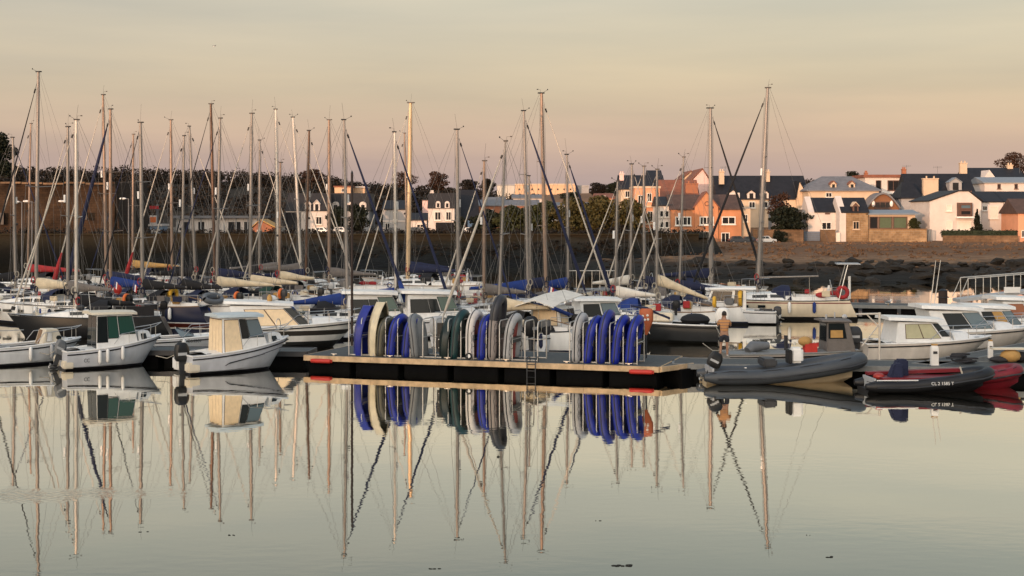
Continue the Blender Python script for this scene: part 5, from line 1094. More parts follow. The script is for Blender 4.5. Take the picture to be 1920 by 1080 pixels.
# small boats seen through the gap in the rack
e, E = motorboat(1040, 655, 60, 4.8, 2.0, .8, 1.1, 'small cuddy boat with white awning seen between the two dinghy racks', 'motor_white', deck_from=.4)
cabin_box(e, -.9, 1.0, -.9, .7, .8, 1.9, .8, .7, 'gelcoat', (('near', .08, .45, .4, .9, 'glow_pane'), ('near', .5, .92, .4, .9, 'glass_dark'), ('aft', .1, .9, .3, .9, 'glow_pane'), ('front', .08, .92, .45, .9, 'glass_blue')))
rs = [[Vector((-1.9 + .7 * k, -.95, 2.05 + .08 * k - .1 * (k == 0))), Vector((-1.9 + .7 * k, 0, 2.25 + .08 * k)), Vector((-1.9 + .7 * k, .95, 2.05 + .08 * k - .1 * (k == 0)))] for k in range(5)]
MB().loft([r + [p + Vector((0, 0, .03)) for p in reversed(r)] for r in rs]).build('awning', 'canvas_white', e, 60)
outboard(e, Vector((-2.4, -.3, .85)), .85, 'black'); outboard(e, Vector((-2.4, .45, .85)), .7, 'light_grey')
for k, (x, y, mm_) in enumerate(((-1.9, -.7, 'canvas_black'), (-1.5, .6, 'canvas_white'), (-1.8, 0, 'canvas_grey'))): MB().ell((x, y, .95), (.4, .35, .3)).build('covered_gear', mm_, e, 60)
MB().tube([(-1.8, -.9, 1.95), (1.2, -.9, 1.2)], .09, 8).build('rolled_sail', 'canvas_blue', e, 60)
e, E = motorboat(905, 650, 40, 4.6, 1.9, .75, 1.05, 'low white runabout hidden behind the red and white dinghies', 'motor_white', deck_from=.45); outboard(e, Vector((-2.3, 0, .75)), .8, 'light_grey')
e, E = motorboat(1130, 640, 14, 5.2, 2.1, .85, 1.12, 'white cuddy boat behind the tall blue dinghies', 'motor_white', deck_from=.3)
cabin_box(e, -1.3, .9, -1.3, .4, .85, 1.95, .85, .74, 'gelcoat', (('near', .08, .5, .35, .85, 'glass_dark'), ('near', .56, .96, .4, .88, 'glass_blue'), ('front', .08, .92, .4, .9, 'glass_blue'))); slab_roof(e, -1.6, .7, .9, 1.95, .12, 'gelcoat')
# black-hulled launch with outboard
e, E = motorboat(1255, 641, 168, 4.6, 1.9, .85, 1.0, 'black-hulled launch with white outboard moored right of the racks', 'work_black', deck_from=.5, deckm='gelcoat')
outboard(e, Vector((-2.25, .1, .95)), .75, 'white'); MB().box((.3, 0, 1.18), (1.0, .9, .4)).build('console', 'gelcoat_cream', e, bevel=.05); MB().ell((-1.2, 0, 1.05), (.7, .7, .3)).build('canvas_cover', 'canvas_black', e, 60)
text('hull_mark', 'A', .3, 'white', e, (.9, .80, .42), (R(90), 0, R(175)))
# fishing boat with hard canopy
e, E = motorboat(1368, 606, 172, 5.6, 2.3, .85, 1.2, 'white fishing boat with hard canopy and dark side window, stern to the right', 'motor_white', deck_from=.25, scale=(.88, .9, .82))
cabin_box(e, -1.0, 1.6, -1.0, 1.1, .95, 2.3, .95, .85, 'gelcoat', (('far', .10, .30, .15, .92, 'glass_dark'), ('far', .40, .65, .45, .88, 'glass_dark'), ('far', .68, .92, .45, .88, 'glass_dark'), ('aft', .1, .9, .1, .9, 'glass_dark'))); slab_roof(e, -1.6, 1.5, 1.0, 2.3, .12, 'gelcoat')
outboard(e, Vector((-2.75, 0, .62)), .58, 'dark_grey'); MB().box((-2.2, .85, .75), (.8, .2, .6)).build('stern_locker', 'dark_grey', e, bevel=.04); MB().ell((-2.9, -.6, .55), (.3, .5, .35)).build('stern_fender', 'white', e, 60)
# grey workboat with wheelhouse
e, E = motorboat(1500, 676, 4, 6.2, 2.0, .34, .46, 'grey workboat with small boxy wheelhouse behind the large grey inflatable', 'work_grey', deckm='deck_grey', rail=False, deck_from=.0, name='work_boat', cat='work boat')
cb = cabin_box(e, .95, 2.15, .98, 1.85, .3, 1.62, .66, .62, 'canvas_grey', (('near', .04, .74, .50, .94, 'glass_dark'), ('front', .1, .9, .5, .92, 'glass_green'), ('aft', .15, .85, .4, .92, 'glass_dark')), name='wheelhouse', front_taper=1.0)
MB().panel([(.98, -.665, .95), (1.95, -.665, .95), (1.9, -.645, 1.55), (.98, -.645, 1.55)], .1, .62, .05, .55, .03).build('glow_pane', 'canvas_tan', cb)  # tan panel standing for the orange reflection in the window
slab_roof(e, .75, 2.0, .72, 1.62, .06, 'canvas_grey'); g = MB(); g.tube([(1.0, -.3, 1.68), (1.0, -.3, 1.9)], .04, 6).tube([(1.5, .2, 1.68), (1.5, .2, 1.95)], .03, 6).ell((1.85, 0, 1.78), (.12, .1, .1)); g.build('roof_lights', 'light_grey', e)
MB().tube([(-2.2, -.2, .42), (-2.0, -.1, .58), (-1.3, 0, .62)], [.2, .25, .15], 8).build('net_bundle', 'mid_grey', e, 60); MB().box((.3, -.4, .55), (.5, .4, .4)).build('red_crate', 'red', e); MB().ell((.1, -.4, .82), (.3, .25, .2)).build('net_pile', 'canvas_tan', e, 60)
MB().tube([(-.5, .3, .4), (-.5, .3, 1.0)], .08, 7).build('capstan', 'rope_dark', e)
# right-hand cabin boats
e, E = motorboat(1735, 674, 6, 5.6, 2.3, .74, .95, 'white cabin cruiser with pale green curtained windows beside the grey workboat', 'motor_taupe', deck_from=.2)
cabin_box(e, -1.6, .95, -1.45, .2, .76, 1.60, .92, .80, 'gelcoat', (('near', .18, .48, .22, .88, 'curtain_green'), ('near', .50, .80, .22, .88, 'curtain_green'), ('front', .06, .94, .25, .92, 'glass_blue'), ('near', .86, .985, .3, .9, 'glass_dark'))); slab_roof(e, -1.85, .55, .92, 1.60, .12, 'gelcoat', up=.08)
cabin_box(e, .95, 2.1, .9, 1.6, .82, 1.14, .8, .55, 'gelcoat', (), name='foredeck_trunk', front_taper=.5); outboard(e, Vector((-2.8, 0, .74)), .7, 'dark_grey')
g = MB(); g.tube([(-3.2, -.5, .6), (-3.2, -.5, 2.7)], .06, 7).tube([(-3.2, -.5, 2.65), (-4.9, -.5, 2.6)], .045, 6).tube([(-3.2, -.5, 2.2), (-4.3, -.5, 2.6)], .03, 6).tube([(-3.2, -.5, 2.1), (-4.6, -.5, .9)], .03, 6)
pp = P(1674, 668, .5); fr = thing('davit_frame', (pp.x, pp.y + 2.0, 0), 0, 'cream steel davit frame with cross brace beside the workboat', 'davit')
g = MB(); g.tube([(0, 0, -.2), (0, 0, 2.05)], .045, 8); g.build('post', 'alu_white', fr, 60); MB().tube([(.05, 0, 2.0), (-.95, 0, 1.98)], .04, 6).build('arm', 'alu_white', fr); MB().tube([(0, 0, 1.45), (-.5, 0, 1.96)], .028, 6).build('brace', 'alu_white', fr); MB().tube([(0, 0, 1.6), (-.7, 0, .7)], .028, 6).build('brace', 'alu_white', fr)
e, E = motorboat(1815, 657, 5, 6.2, 2.4, .85, 1.06, 'white cabin cruiser with whip antennas and raked dark windows, second from the right', 'motor_taupe', deck_from=.2)
cabin_box(e, -1.8, .95, -2.1, .1, .86, 1.80, .98, .86, 'gelcoat', (('near', .26, .62, .18, .86, 'glass_dark'), ('near', .66, .97, .18, .88, 'glass_blue'), ('front', .05, .95, .2, .92, 'glass_blue'))); slab_roof(e, -2.4, .42, .98, 1.80, .14, 'gelcoat', up=.10)
for k, (x, xt) in enumerate(((-1.9, -1.65), (-1.5, -1.2))): MB().tube([(x, -.5 + .6 * k, 1.9), (xt, -.5 + .6 * k, 3.95)], [.028, .014], 6).build('whip_antenna', 'alu_white', e)
cabin_box(e, .95, 2.2, .9, 1.7, .92, 1.24, .85, .6, 'gelcoat', (), name='foredeck_trunk', front_taper=.5)
e, E = motorboat(1872, 648, 5, 5.6, 2.3, .85, 1.05, 'white cabin boat with amber-coloured side window just behind the second cruiser', 'motor_taupe', deck_from=.2)
cabin_box(e, -1.6, .9, -1.7, .2, .85, 1.72, .95, .84, 'gelcoat', (('near', .28, .5, .2, .85, 'glass_dark'), ('near', .52, .74, .2, .85, 'canvas_tan'), ('near', .78, .98, .2, .86, 'glass_blue'), ('front', .05, .95, .2, .92, 'glass_blue'))); slab_roof(e, -1.9, .5, .95, 1.72, .13, 'gelcoat', up=.06); windscreen_wiper(e, (.5, -.3, 1.5), (.85, .1, 1.05))  # one side pane coloured tan
e, E = motorboat(1945, 634, 5, 6.2, 2.4, .9, 1.1, 'white cabin boat at the right edge with red-brown side window', 'motor_taupe', deck_from=.2)
cabin_box(e, -1.9, 1.0, -2.1, .2, .9, 1.82, .98, .86, 'gelcoat', (('near', .1, .4, .2, .86, 'wall_brick'), ('near', .44, .66, .2, .86, 'glass_dark'), ('near', .7, .97, .2, .88, 'glass_blue'), ('front', .05, .95, .2, .92, 'glass_blue'))); slab_roof(e, -2.4, .5, .98, 1.82, .14, 'gelcoat', up=.08)
# ================================================================== PONTOONS, DINGHIES, INFLATABLES, MAN
mat('pontoon_deck', (.075, .082, .08), .85, var=.2, scale=5, bump=.004, bscale=40)
mat('timber', (.52, .37, .22), .75, var=.34, scale=2.5, bump=.004, bscale=30)
mat('float_black', (.0035, .0035, .004), .9, var=.3, spec=.1)
PA = P(570, 666, .52); PB = P(1236, 688, .52); U = (PB - PA); PL = U.length; U.normalize(); V = Vector((-U.y, U.x, 0)); PYAW = math.atan2(U.y, U.x)
def pontoon(name, loc, yaw, label, L, D, floats, planks=False, fascia='timber', skirt=None):
    e = thing(name, loc, yaw, label, 'pontoon', 'floating pontoons')
    dk = MB().box((L / 2, D / 2 + .03, .45), (L - .02, D - .06, .10)).build('deck', 'pontoon_deck', e)
    g = MB()
    n = int(L / 3.2) + 1
    for k in range(n):
        a, b = L * k / n + .006, L * (k + 1) / n - .006
        MB().box(((a + b) / 2, .0, .42), (b - a, .09, .20)).build('fascia_board', fascia, e)
        MB().box(((a + b) / 2, D, .42), (b - a, .09, .20)).build('fascia_board', fascia, e)
    for x in (0, L): MB().box((x, D / 2, .42), (.09, D - .1, .2)).build('end_board', fascia, e)
    nf = floats
    for k in range(nf):
        a = L * k / nf + .12; b = L * (k + 1) / nf - .12
        MB().box(((a + b) / 2, D / 2, .08), (b - a, D - .24, .56)).build('float', 'float_black', e, bevel=.03)
    if planks:
        n = int(L / .145)
        for k in range(min(n, 100)):
            x = L * (k + .5) / min(n, 100); o = MB().box((x, D / 2 + .02, .512), (L / min(n, 100) - .012, D - .14, .022)).build('deck_plank', 'pontoon_deck', e)
    return e
PO = thing  # alias kept short below
pm = pontoon('pontoon', (PA.x, PA.y, 0), PYAW, 'broad floating pontoon with pale timber edge carrying the dinghy racks', PL, 4.2, 7, planks=True)
for u, lb in ((.055, 0), (.955, 1)):
    x = PL * u; f_ = MB().tube([(x - .42, -.12, .33), (x - .38, -.12, .33), (x + .38, -.12, .33), (x + .42, -.12, .33)], [.05, .085, .085, .05], 8).build('corner_fender', 'red', pm, 60)
    MB().box((x, -.07, .33), (.9, .03, .12)).build('fender_bracket', 'red', f_)
# ladder
xl = PL * (1007 - 570) / 666 + .05; lad = thing('boarding_ladder', (PA + U * xl).to_tuple()[:2] + (0,), PYAW, 'dark steel boarding ladder hanging from the pontoon edge', 'ladder')
for sx in (-.16, .16): MB().tube([(sx, -.10, -.35), (sx, -.10, .62), (sx, .0, .72), (sx, .25, .72), (sx, .3, .52)], .018, 6).build('stile', 'dark_grey', lad, 60)
for k in range(4): MB().tube([(-.16, -.10, -.25 + .24 * k), (.16, -.10, -.25 + .24 * k)], .015, 6).build('rung', 'dark_grey', lad)
# walkway to the right and to the left, finger pontoons
W0 = P(1262, 682.5, .5); W1 = P(2010, 692, .5); d_ = (W1 - W0)
wk = pontoon('walkway_pontoon', (W0.x, W0.y, 0), math.atan2(d_.y, d_.x), 'long grey walkway pontoon running to the right behind the inflatables', d_.length, 2.2, 6, fascia='deck_grey')
# splayed corner between them
cA, cB = PB, P(1300, 680, .52); e = thing('corner_deck', (0, 0, 0), 0, 'triangular corner deck joining broad pontoon and walkway', 'pontoon', 'floating pontoons')
k1, k2, k3 = PB + U * -.02 + V * 3.9, PB + U * .06 + V * .1, cB
tri = [k2, k3, k3 + Vector((.1, 2.0, 0)), k1 + V * .1 + U * .1]
MB().add([(p.x, p.y, .40) for p in tri] + [(p.x, p.y, .506) for p in tri], [(3, 2, 1, 0), (4, 5, 6, 7), (0, 1, 5, 4), (1, 2, 6, 5), (2, 3, 7, 6), (3, 0, 4, 7)]).build('deck', 'pontoon_deck', e)
dd = (k3 - k2); MB().box(((k2.x + k3.x) / 2 - .02, (k2.y + k3.y) / 2 - .06, .43), (dd.length, .09, .18), yaw=math.atan2(dd.y, dd.x)).build('edge_board', 'timber', e); MB().box(((k2.x + k3.x) / 2 + .3, (k2.y + k3.y) / 2 + .8, .08), (dd.length * .8, 1.0, .55), yaw=math.atan2(dd.y, dd.x)).build('float', 'float_black', e)
L0 = P(-60, 655, .5); L1 = P(575, 660, .5); d_ = L1 - L0
pontoon('walkway_pontoon', (L0.x, L0.y, 0), math.atan2(d_.y, d_.x), 'dark walkway pontoon behind the front-left cabin boats', d_.length, 1.8, 7, fascia='dark_grey')
for a, b, lb in (((1760, 686, .48), (2000, 640, .48), 'grey finger pontoon slanting away at the right edge'),):
    A_, B_ = P(*a), P(*b); d_ = B_ - A_; pontoon('finger_pontoon', (A_.x, A_.y, 0), math.atan2(d_.y, d_.x), lb, d_.length, 1.0, 4, fascia='deck_grey')
A_, B_ = P(1540, 571, .5), P(1990, 578, .5); d_ = B_ - A_; pontoon('far_pontoon', (A_.x, A_.y, 0), math.atan2(d_.y, d_.x), 'dark far pontoon in front of the rocky shore on the right', d_.length, 2.2, 6, fascia='deck_grey')
for xa, xb, yw, lb in ((-60, 640, 588, 'pontoon hidden among the sailing boats on the left'), (640, 1480, 585, 'pontoon hidden among the sailing boats in the middle')):
    A_, B_ = P(xa, yw, .5), P(xb, yw - 2, .5); d_ = B_ - A_; pontoon('mooring_pontoon', (A_.x, A_.y, 0), math.atan2(d_.y, d_.x), lb, d_.length, 2.0, 8, fascia='deck_grey')
# mooring piles
def pile(px, WL, yt, r, m, label):
    Y = F * CZ / (WL - HY); e = thing('mooring_pile', ((px - CX) * Y / F, Y, 0), 0, label, 'mooring pile'); h_ = CZ + (HY - yt) * Y / F
    MB().tube([(0, 0, -1), (0, 0, h_)], r, 10).build('shaft', m, e, 60); MB().tube([(0, 0, h_), (0, 0, h_ + .12)], [r * 1.08, r * .3], 10).build('cap', 'black', e, 60)
    MB().torus((0, 0, .55), r + .07, .03, Vector((1, 0, 0)), Vector((0, 1, 0)), 14, 5).build('guide_ring', 'dark_grey', e)
mat('pile_brown', (.035, .022, .018), .8, var=.2)
pile(660, 655, 325, .055, 'pile_brown', 'slim dark brown mooring pile at the left end of the rack')
pile(1768, 573, 545, .3, 'pile_brown', 'short dark mooring pile on the far pontoon')
# pedestals, bollard lights
def pedestal(px, yb, yt, w_, label):
    p = P(px, yb, .5); s = F / p.y; H = (yb - yt) / s; e = thing('service_pedestal', (p.x, p.y, .505), 0, label, 'service pedestal', 'service pedestals on the walkway'); q = w_ / s / 2
    b = MB().loft([[Vector((a * q, c * q * .8, z)) for a, c in ((-1, -1), (1, -1), (1, 1), (-1, 1))] for z in (0, H * .86)] + [[Vector((a * q * .8, c * q * .6, H)) for a, c in ((-1, -1), (1, -1), (1, 1), (-1, 1))]]).build('body', 'white', e, bevel=.02)
    MB().box((0, 0, .03), (q * 2.6, q * 2.2, .06)).build('base', 'mid_grey', e); MB().box((0, -q * .82, H * .68), (q * 1.1, .03, H * .12)).build('socket_panel', 'dark_grey', b); MB().box((0, 0, H + .03), (q * 1.5, q * 1.2, .05)).build('lamp_cap', 'canvas_tan', b)
pedestal(1752, 688, 648, 14, 'white service pedestal with dark socket panel behind the black inflatable'); pedestal(1857, 674, 640, 9, 'slim white service pedestal on the slanting finger pontoon')
p = P(1808, 684, .5); e = thing('rope_heap', (p.x, p.y + .3, .51), 0, 'heap of dark rope on the walkway right of the big pedestal', 'rope'); g = MB(); rg = random.Random(2)
for k in range(9): g.torus((rg.uniform(-.35, .35), rg.uniform(-.15, .15), .05 + .035 * k), rg.uniform(.18, .38), .035, Vector((1, 0, 0)), Vector((0, .8, rg.uniform(-.2, .2))), 16, 5)
g.build('coils', 'rope_dark', e, 60)
p = P(1895, 682, .5); e = thing('deck_gear', (p.x, p.y + .3, .51), 0, 'pile of yellow and black gear under a pale board at the right edge', 'gear pile')
MB().box((0, 0, .52), (1.2, .4, .06)).build('board', 'gelcoat_cream', e); MB().ell((.1, 0, .25), (.4, .3, .24)).build('yellow_sack', 'canvas_tan', e, 60); MB().ell((.5, .1, .2), (.35, .3, .2)).build('black_sack', 'canvas_black', e, 60); MB().ell((-.3, 0, .12), (.4, .25, .12)).build('dark_line', 'rope_dark', e, 60)
# gangway on the right, above the far pontoon
e = thing('gangway', P(1800, 567, .6), R(4), 'grey metal gangway with railings beyond the right-hand cruisers', 'gangway')
GL = 7.5; MB().hexa([(0, 0, 0), (GL, 0, .9), (GL, 1.2, .9), (0, 1.2, 0), (0, 0, .2), (GL, 0, 1.1), (GL, 1.2, 1.1), (0, 1.2, .2)]).build('walkway', 'light_grey', e)
for y in (0, 1.2):
    MB().tube([(.0, y, .3), (.5, y, 1.45), (GL, y, 1.95)], .035, 6).build('handrail', 'galv', e)
    for k in range(8): x = .5 + k * .95; MB().tube([(x, y, .2 + x * .12), (x, y, 1.4 + x * .07)], .028, 5).build('baluster', 'galv', e)
MB().box((3.2, -.1, .75), (1.0, .05, .35)).build('sign_plate', 'white', e)
# dark railing piece far middle
e = thing('gangway', P(1066, 549, .6), 0, 'short railed gangway behind the masts in the middle', 'gangway'); MB().box((1.5, .5, .2), (3.6, 1.0, .15)).build('walkway', 'mid_grey', e)
MB().tube([(0, 0, 1.5), (3.2, 0, 1.5)], .03, 6).build('handrail', 'galv', e)
for k in range(7): MB().tube([(k * .53, 0, .25), (k * .53, 0, 1.5)], .022, 5).build('baluster', 'galv', e)

# ------------------------------------------------------------------ dinghy racks (local x along the pontoon edge, y inwards)
FR = lambda px: PL * ((px - 570) / 666) * (1 + .062 * (1 - (px - 570) / 666))     # pixel along the front edge -> metres along it (perspective)
def rack(xs, label, rear=1.15):
    x0 = FR(xs[0]) - .13; o = PA + U * x0 + V * .42; e = thing('dinghy_rack', (o.x, o.y, .526), PYAW, label, 'dinghy rack')
    for k, px in enumerate(xs):
        x = FR(px) - .13 - x0
        pts = [(x, 0, 0), (x, 0, 1.32), (x, .05, 1.42), (x, .15, 1.47), (x, rear - .15, 1.47), (x, rear - .05, 1.42), (x, rear, 1.32), (x, rear, 0)]
        MB().tube(pts, .024, 7).build('hoop', 'galv', e, 60); MB().tube([(x, 0, .78), (x, rear, .78)], .016, 5).build('hoop_rail', 'galv', e)
    x1 = FR(xs[-1]) - .13 - x0
    MB().tube([(0, rear, .72), (x1, rear, .72)], .018, 6).build('back_rail', 'galv', e); MB().tube([(0, rear - .05, .03), (x1, rear - .05, .03)], .025, 6).build('foot_rail', 'galv', e); MB().tube([(0, .05, .03), (x1, .05, .03)], .025, 6).build('foot_rail', 'galv', e)
    return e
rack([653, 677, 700, 723, 746, 770, 794, 818, 842, 866, 890, 914, 939, 963, 987, 1011], 'long galvanised hoop rack holding the left group of dinghies')
rack([1071, 1096, 1121, 1146, 1171, 1197], 'short galvanised hoop rack holding the grey and blue dinghies on the right')

for nm, c in dict(d_blue=(.006, .018, .26), d_blue2=(.015, .025, .23), d_cream=(.62, .54, .38), d_olive=(.085, .078, .05), d_grey=(.17, .178, .182), d_lgrey=(.36, .36, .36), d_dkgreen=(.005, .015, .014), d_teal=(.005, .036, .038),
                  d_white=(.62, .58, .54), d_dgrey=(.035, .035, .042), d_taupe=(.27, .235, .22), d_red=(.33, .03, .02), d_blue_shade=(.004, .007, .05)).items(): mat(nm, c, .42, var=.14, scale=3)
def stand(e, px, lean, base=.55, v0=.0, flip=1, depth=1.05):
    """stand a dinghy on its transom in the rack: its length points up, its beam into the rack, its bottom to one side"""
    o = PA + U * (FR(px) - .40) + V * (.42 + depth / 2); L_ = Matrix.Rotation(0, 3, 'Z')
    up = (Vector((0, 0, 1)) + U * lean).normalized(); side = (U * flip); side = (side - up * side.dot(up)).normalized(); y = side.cross(up) * 1.0
    m = Matrix((up, y, side)).transposed().to_4x4(); m.translation = Vector((o.x, o.y, .53)); e.matrix_world = m
def inflatable(e, L, B, r, tube, floor, bow=None, strake='dark_grey', rocker=.17, stern=None):
    """x forward from the transom at 0, z up; U-shaped tube, V floor, transom, seat, handles"""
    w_ = B / 2 - r; pts = []
    for k in range(9): pts.append((L * .62 * k / 8 - .08, w_, r))
    for k in range(1, 12):
        a = math.pi / 2 - math.pi * k / 12; pts.append((L * .62 - .08 + (L * .38 - r) * max(0, math.cos(a)) ** .8, w_ * math.sin(a), r))
    for k in range(9): pts.append((L * .62 * (8 - k) / 8 - .08, -w_, r))
    pts = [Vector((x, y, z + rocker * max(0, (x - L * .45) / (L * .55)) ** 2)) for x, y, z in pts]; n = len(pts)
    rs = [r * (.25 if i in (0, n - 1) else .85 if i in (1, n - 2) else 1) for i in range(n)]
    if bow:
        i0, i1 = 8, n - 9
        MB().tube(pts[:i0 + 1], rs[:i0 + 1], 10).build('tube', tube, e, 60); MB().tube(pts[i1:], rs[i1:], 10).build('tube', tube, e, 60); t = MB().tube(pts[i0:i1 + 1], [q * 1.01 for q in rs[i0:i1 + 1]], 10).build('bow_tube', bow, e, 60)
    else: t = MB().tube(pts, rs, 10).build('tube', tube, e, 60)
    MB().tube([p + Vector((0, math.copysign(r * .98, p.y) if abs(p.y) > .05 else 0, -.02)) if abs(p.y) > w_ * .98 else p + Vector((r * .95 * (abs(math.cos(math.atan2(p.y, p.x - L * .62)))), r * .95 * p.y / max(w_, .01), -.02)) for p in pts[1:-1]], .022, 5).build('rub_strake', strake, e)
    rg_ = []
    for t_ in (0, .25, .5, .75, .93):
        x = .02 + L * .9 * t_; ww = w_ * (1 - max(0, (t_ - .55) / .45) ** 2 * .85); zk = rocker * max(0, (x - L * .45) / (L * .55)) ** 2
        rg_.append([Vector((x, ww, r * 1.35 + zk)), Vector((x, ww * .6, zk - .02)), Vector((x, 0, -.10 + zk)), Vector((x, -ww * .6, zk - .02)), Vector((x, -ww, r * 1.35 + zk)), Vector((x, 0, r * 1.2 + zk))])
    MB().loft(rg_).build('floor', floor, e, 50)  # raised floor; under blue tubes its dark navy stands for the shade inside
    MB().box((.04, 0, r * .9), (.05, 2 * w_, r * 1.9)).build('transom', 'dark_grey', e); MB().box((L * .42, 0, r * 1.9), (.22, 2 * w_ + r, .03)).build('thwart', 'dark_grey', e)
    for sg in (-1, 1):
        for x in (L * .3, L * .6): MB().tube([(x - .1, sg * (w_ + r * .4), 2 * r * .95), (x - .06, sg * (w_ + r * .4), 2 * r + .05), (x + .06, sg * (w_ + r * .4), 2 * r + .05), (x + .1, sg * (w_ + r * .4), 2 * r * .95)], .012, 5).build('grab_handle', 'black', e)
    g = MB()
    for sg in (-1, 1): g.tube([Vector((x, sg * (w_ + r * .75), r * 1.75 - .04 * (k % 2))) for k, x in enumerate([L * .12 + L * .07 * j for j in range(7)])], .010, 4)
    g.build('grab_line', 'rope_dark', e)
def hard_dinghy(e, L, B, shell, inner):
    rings = []
    for i in range(10):
        t = i / 9; f = .82 + .18 * math.sin(math.pi / 2 * min(1, t / .4)) if t < .4 else max(.10, max(0, math.cos(math.pi / 2 * ((t - .4) / .62))) ** .7); b = B / 2 * f; zs = .42 + .16 * t ** 2; zk = .22 * max(0, t - .45) ** 2 * 3
        rings.append([Vector((L * t, b, zs)), Vector((L * t, b * .97, zs * .5 + zk * .4)), Vector((L * t, b * .62, .05 + zk)), Vector((L * t, 0, zk)), Vector((L * t, -b * .62, .05 + zk)), Vector((L * t, -b * .97, zs * .5 + zk * .4)), Vector((L * t, -b, zs))])
    g = MB().loft(rings, False, False, False); g.f.append(tuple(range(7))); g.f.append(tuple(range(63, 70))); g.build('shell', shell, e, 40)
    g = MB().loft([[Vector((p.x, p.y * .93, p.z + .03)) for p in r_] for r_ in rings[:]], False, False, False); g.build('inner_shell', inner, e, 40)
    g = MB()
    for k in (0, 6): g.tube([r_[k] for r_ in rings], .035, 6)
    g.tube([rings[0][0], rings[0][6]], .035, 6); g.build('gunwale', shell, e, 60); MB().box((L * .4, 0, .30), (.22, B * .86, .03)).build('thwart', inner, e); MB().box((L * .75, 0, .36), (.22, B * .6, .03)).build('thwart', inner, e); MB().tube([(L * .2, 0, -.03), (L * .2, 0, -.05), (L * .7, 0, -.0)], .025, 5).build('keel_strip', inner, e)
DG = [  # base px, lean, length, kind, colours, flip, label
    (668, .07, 1.92, 'hard', ('d_blue2', 'd_blue'), 1, 'bright blue hard dinghy, leftmost on the racks'),
    (696, .04, 2.05, 'hard', ('d_cream', 'd_olive'), 1, 'cream hard dinghy with curved sheer beside the leftmost blue one'),
    (716, .08, 1.62, 'inf', ('d_olive', 'd_olive', None), 1, 'olive grey inflatable dinghy right of the cream one'),
    (736, .13, 1.75, 'inf', ('d_blue', 'd_blue_shade', None), 1, 'blue inflatable leaning right, between olive and second blue dinghy'),
    (765, .10, 1.65, 'inf', ('d_blue2', 'd_blue_shade', None), 1, 'narrow violet-blue inflatable left of the grey leaning dinghy'),
    (800, -.09, 1.75, 'inf', ('d_grey', 'd_grey', None), -1, 'mid-grey inflatable dinghy leaning to the left'),
    (832, .06, 1.60, 'hard', ('d_dkgreen', 'd_dkgreen'), 1, 'very dark green hard dinghy in the middle of the long rack'),
    (856, .10, 1.95, 'inf', ('d_teal', 'd_dkgreen', None), 1, 'teal green inflatable with pointed bow'),
    (887, .02, 1.92, 'inf', ('d_white', 'd_red', None), 1, 'white inflatable with red floor, left of the tall taupe one'),
    (908, .06, 1.78, 'inf', ('d_blue', 'd_blue_shade', None), 1, 'blue inflatable squeezed between the white and the tall taupe dinghy'),
    (929, .05, 2.52, 'inf', ('d_taupe', 'd_dgrey', 'd_dgrey'), 1, 'tall taupe inflatable with dark grey bow, highest on the racks'),
    (957, .09, 1.85, 'inf', ('d_lgrey', 'd_red', None), 1, 'light grey inflatable with red floor, last on the long rack'),
    (1087, .03, 1.90, 'inf', ('d_lgrey', 'd_grey', None), 1, 'light grey inflatable, first on the short rack'),
    (1108, .13, 1.85, 'inf', ('d_blue', 'd_blue_shade', None), 1, 'blue inflatable next to the light grey one on the short rack'),
    (1134, .07, 2.05, 'inf', ('d_blue2', 'd_blue_shade', None), 1, 'tallest blue inflatable on the short rack'),
    (1160, .11, 1.88, 'inf', ('d_blue', 'd_blue_shade', None), 1, 'second blue inflatable from the right on the short rack'),
    (1186, .11, 1.90, 'inf', ('d_blue', 'd_blue_shade', None), 1, 'rightmost blue inflatable on the short rack')]
for px, lean, L, kind, cols, flip, lb in DG:
    e = thing('dinghy', (0, 0, 0), 0, lb, 'dinghy', 'dinghies stored upright on the racks')
    if kind == 'inf': inflatable(e, L, 1.34, .172, cols[0], cols[1], cols[2])
    else: hard_dinghy(e, L, 1.28, cols[0], cols[1])
    stand(e, px, lean - .015, flip=flip)
# small things on the rack
o = PA + U * FR(877) + V * .3; e = thing('launching_wheel', (o.x, o.y, .53), PYAW, 'small black trolley wheel with white hub at the foot of the white dinghy', 'wheel'); MB().torus((0, 0, .13), .10, .035, Vector((1, 0, 0)), Vector((0, 0, 1)), 14, 6).build('tyre', 'tyre', e, 60); MB().tube([(0, -.03, .13), (0, .03, .13)], .07, 10).build('hub', 'white', e)
o = PA + U * FR(817) + V * .9; e = thing('notice_board', (o.x, o.y, .53), PYAW, 'dark notice board with white blotches standing in the rack gap', 'notice board'); MB().tube([(0, 0, 0), (0, 0, 1.5)], .03, 6).build('post', 'galv', e); b_ = MB().box((0, -.04, .75), (.42, .03, 1.1)).build('panel', 'black', e)
rg = random.Random(8)
for k in range(7): MB().box((rg.uniform(-.15, .15), -.058, .35 + .08 * k), (rg.uniform(.05, .14), .008, rg.uniform(.03, .07))).build('sticker', 'white', b_)
o = PA + U * FR(1180) + V * 2.9; e = thing('orange_buoy_bag', (o.x, o.y, 1.6), PYAW, 'orange bag buoy with pale print behind the rightmost blue dinghies', 'buoy')
MB().tube([(0, 0, -1.1), (0, 0, .2)], .03, 6).build('pole', 'dark_grey', e); b_ = MB().loft([[Vector((r_ * math.cos(k * .628), r_ * .6 * math.sin(k * .628), z)) for k in range(10)] for r_, z in ((.05, -.2), (.17, .1), (.27, .35), (.27, .72), (.2, .8))]).build('bag', mat('buoy_orange', (.40, .10, .035), .6, var=.2), e, 60)
for k, (x, z) in enumerate(((-.1, .52), (.08, .55), (-.02, .38), (.1, .4), (-.12, .4))): MB().ell((x, -.165, z), (.05, .02, .05), 7, 5).build('print', 'canvas_white', b_)
